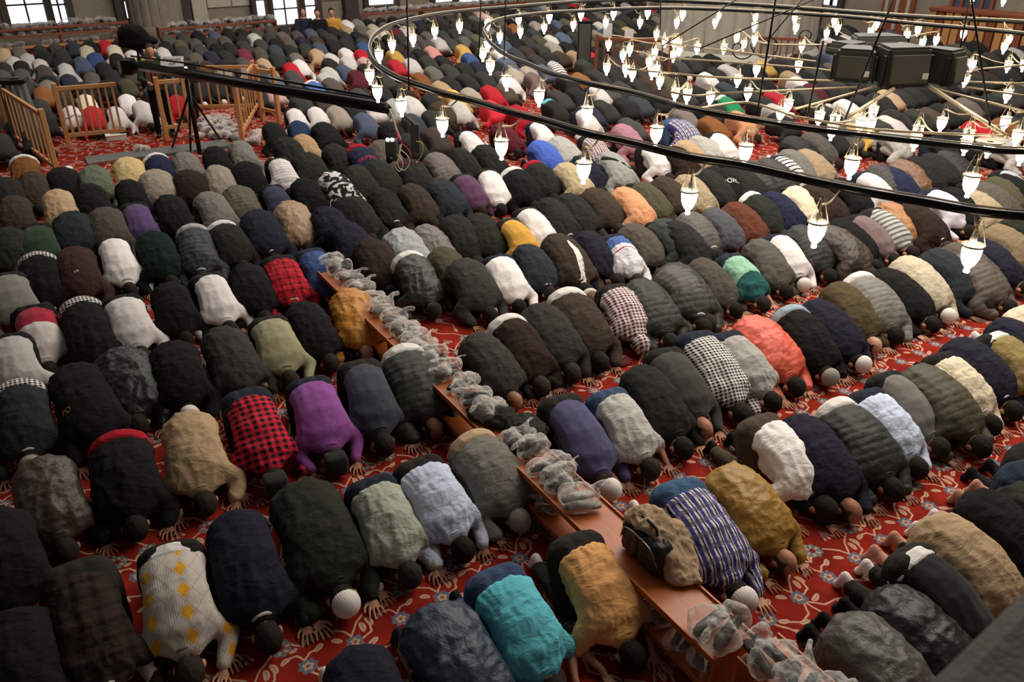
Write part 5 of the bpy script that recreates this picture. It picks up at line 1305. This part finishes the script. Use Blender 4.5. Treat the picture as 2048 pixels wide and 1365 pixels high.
# paper sign near the operator
def text(name,body,size,mat,parent,loc,rot,ext=.0006):
    cu=bpy.data.curves.new(name,'FONT'); cu.body=body; cu.size=size; cu.extrude=ext; cu.align_x='CENTER'; cu.align_y='CENTER'
    ob=bpy.data.objects.new(name,cu); COL.objects.link(ob); me=bpy.data.meshes.new_from_object(ob.evaluated_get(bpy.context.evaluated_depsgraph_get())); bpy.data.objects.remove(ob)
    return link(name,me,mat,parent,loc=loc,rot=rot)
p=at_y(344,123,tb.y-.3); sg=tag(empty('paper_sign',tuple(p)),'white paper sign with two dark words above the crane arm','sign'); sg.rotation_euler=(R_(-28),0,R_(3)); box('sheet',-.22,.22,-.004,.004,-.1,.1,WHITEP,sg,.002)
text('lettering','Reserved',.085,BLACKM,sg,(0,-.006,.04),(math.pi/2,0,0)); text('lettering','staff',.08,BLACKM,sg,(0,-.006,-.045),(math.pi/2,0,0))
p=at_y(489,150,tb.y+.6); sg=tag(empty('paper_sheet',tuple(p)),'folded white sheet standing above the gate panel','paper'); box('sheet',-.06,.06,-.004,.004,-.14,.14,WHITEP,sg,.002); box('clip',-.02,.02,-.012,.004,-.16,-.13,IRON,sg,.002)
p=at_z(398,245); dv=tag(empty('equipment_case',(p.x,p.y,.0)),'dark equipment case with white lit strips behind the crane','equipment'); box('case_body',-.2,.2,-.12,.12,.9,1.35,DARKP,dv,.02); box('light_strip',-.06,0,-.13,-.12,1.0,1.25,emis('white_strip_lamp',(1,1,.96,1),2.5),dv,.004); box('stand',-.03,.03,-.03,.03,0,.9,IRON,dv,.005)
# black cloth hood behind the operator
p=at_z(298,215); me=blob_mesh(chain([((0,0,1.5),(.45,.25,.12)),((-.05,0,1.75),(.34,.22,.18))],6)+[((.3,0,1.55),(.25,.15,.12),0)]+cap((0,0,.05),(0,0,1.5),.05,.05,20),.035,3); c=getco(me); n_=getno(me); setco(me,c+n_*(.05*(vnoise(c*7,3)-.5))[:,None])
o=link('black_cloth_cover',shade(me),CL['cloth'],None,loc=(p.x,p.y,0),color=col(16,16,16)); tag(o,'large black cloth-covered shape looming behind the crane operator','cover')
# ---------------------------------------------------------------- shoe racks at the back wall
def rack(px0,px1,rails,label,rk,v=33.0):
    u0=wpx(px0,rails[-1][0],v)[0]; u1=wpx(px1,rails[-1][1],v)[0]; x,y=uv2w(u0,v); e=tag(empty('shoe_rack',(x,y,0),R_(36)),label,'rack'); L=u1-u0; zs=[]
    for a,b in rails:
        z=(wpx(px0,a,v)[1]+wpx(px1,b,v)[1])/2; zs.append(z)
        box('shelf_board',0,L,0,.4,z-.05,z,WOODR,e,.005); box('front_rail',0,L,-.03,0,z-.05,z+.03,PINE if v==33.0 and z<.5 else WOODR,e,.005)
    n=max(2,int(L/2.2))
    for k in range(n+1): box('upright',k*L/n-.03,k*L/n+.03,-.02,.4,0,max(zs)+.04,WOODR,e,.005)
    for zi,z in enumerate(zs):
        k=.18; nb_=0
        while k<L-.1:
            if random.random()<.93:
                q=uv2w(u0+k,v+.18); nb_+=1; bag((q[0],q[1],z),'%s clear shoe bag from the left, %s shelf of the %s rack'%(ORD[nb_-1],['top','middle','bottom'][zi] if len(zs)==3 else ['top','bottom'][zi],rk),'shoe bags on the far racks',1.45,True)
            k+=random.uniform(.32,.42)
    return zs
print('rackA',rack(-20,262,((62,44),(76,58),(98,79)),'long three-tier wooden shoe rack below the left windows','far left'))
print('rackB',rack(325,556,((54,45),(69,58),(88,74)),'three-tier wooden shoe rack right of the fluted half column','middle',31.3))
print('rackC',rack(735,1050,((24,8),(50,32)),'wooden shoe rack along the back wall behind the hoops','far right',31.0))
# people sitting upright near the bright doorway
def sitting(x,y,ang,label,jc,hairc,hood=False):
    e=tag(empty('person',(x,y,0),R_(ang),(1.25,)*3),label,'person')
    P=chain([((0,0,.12),(.12,.16,.12)),((0,0,.35),(.10,.145,.12)),((0,0,.56),(.11,.17,.09)),((0.01,0,.68),(.05,.05,.06))],5)+[((.02,0,.80),(.095,.075,.115),0),((.11,0,.79),(.02,.012,.02),0),((.08,0,.72),(.03,.03,.02),0)]
    J=chain([((0,0,.18),(.15,.2,.12)),((0,0,.36),(.13,.18,.12)),((0,0,.56),(.12,.20,.10)),((0,0,.64),(.08,.1,.05))],6); T=chain([((0,0,.1),(.15,.2,.1)),((.05,0,.1),(.15,.2,.1))],3)
    for s in (1,-1):
        P+=cap((0,s*.19,.58),(.08,s*.25,.33),.05,.04)+cap((.08,s*.25,.33),(.28,s*.14,.22),.04,.028)+[((.33,s*.12,.21),(.05,.035,.02),0)]+[((.36+.01*k,s*(.09+.02*k),.2),(.03,.009,.009),0) for k in range(4)]
        J+=cap((0,s*.19,.58),(.08,s*.25,.33),.075,.06)+cap((.08,s*.25,.33),(.27,s*.14,.22),.06,.045)
        P+=cap((0,s*.1,.1),(.28,s*.27,.1),.07,.05)+cap((.28,s*.27,.1),(.25,-s*.05,.06),.05,.035); T+=cap((0,s*.1,.12),(.28,s*.27,.12),.10,.075)+cap((.28,s*.27,.1),(.25,-s*.05,.07),.07,.05)
    link('body',shade(blob_mesh(P,.018,3)),CL['skin'],e,color=col(196,146,118)); link('jacket',shade(blob_mesh(J,.022,4)),CL['cloth'],e,color=col(*jc)); link('trousers',shade(blob_mesh(T,.022,4)),CL['cloth'],e,color=col(34,34,40))
    if hood: link('hood',ell((-.01,0,.81),(.115,.10,.135),3,lambda v:(v[:,0]<.05)|(v[:,2]>.9),.03),CL['cloth'],e,color=col(*jc))
    else: link('hair',ell((0,0,.835),(.10,.082,.10),3,lambda v:(v[:,2]>.76)&((v[:,0]<.03)|(v[:,2]>.87)),.05),CL['hair'],e,color=col(*hairc))
for px,py,jc,hd_,lb in ((612,84,(46,50,66),True,'person in dark blue hooded jacket sitting beside the bright doorway'),(640,86,(30,30,30),False,'dark haired person in black sitting beside the doorway jamb'),(668,84,(204,150,66),False,'person in mustard jacket sitting right of the doorway')):
    p=at_z(px,py); sitting(p.x,p.y,-70,lb,jc,(30,26,24),hd_)
# ---------------------------------------------------------------- lettering and odd garments
def find(s): return [r for r in allp if r['d'].startswith(s)][0]['e']
REDL=plain('red_print',col(196,36,60),.7); WHTL=plain('white_print',col(226,222,214),.7); YELL=plain('yellow_print',col(200,150,40),.7); BLKL=plain('black_print',col(24,24,24),.7)
lettering(find('navy jacket with red lettering'),'OLIMPIC',.085,.33,0,REDL)
lettering(find('black top with white lettering'),'VOXO',.10,.34,.02,WHTL)
lettering(find('white top with black lettering'),'MARMARA',.07,.38,0,BLKL)
lettering(find('maroon brown fleece'),'atio',.035,.36,-.02,WHTL)
lettering(find('black jacket with a small yellow'),'PO',.05,.34,-.16,YELL)
lettering(find('light grey argyle'),'HZR  MK',.030,-.045,-.06,BLKL)
e=find('brown jacket with fur')
strip(e,'white_scarf',[(.56,.0),(.50,.02),(.42,.035),(.34,.05),(.26,.05),(.19,.04),(.12,.02)],[.03,.025,.035,.04,.038,.03,.012],CL['cloth'],col(228,222,214))
v,f=tube_mesh([(.70+0*math.cos(a),.075*math.cos(a),.10+.075*math.sin(a)) for a in np.linspace(0,6.283,17)[:-1]],.03,7,True); link('fur_trim',shade(mesh(v,f)),CL['knit'],e,color=col(214,204,192))
e=find('light grey jacket with dark strap'); strip(e,'dark_strap',[(.0,-.16),(.1,-.13),(.2,-.05),(.3,.06),(.38,.15)],.022,CL['cloth'],col(30,30,30))
e=find('charcoal coat with pale piping'); strip(e,'pale_piping',[(-.12,-.2),(-.13,-.1),(-.135,0),(-.13,.1),(-.12,.2)],.006,CL['cloth'],col(190,176,156))
e=find('dark jacket with cyan'); 
for nm,cc in (('dark olive jacket with blue',(54,60,84)),('navy fleece jacket',(200,198,196))): pass
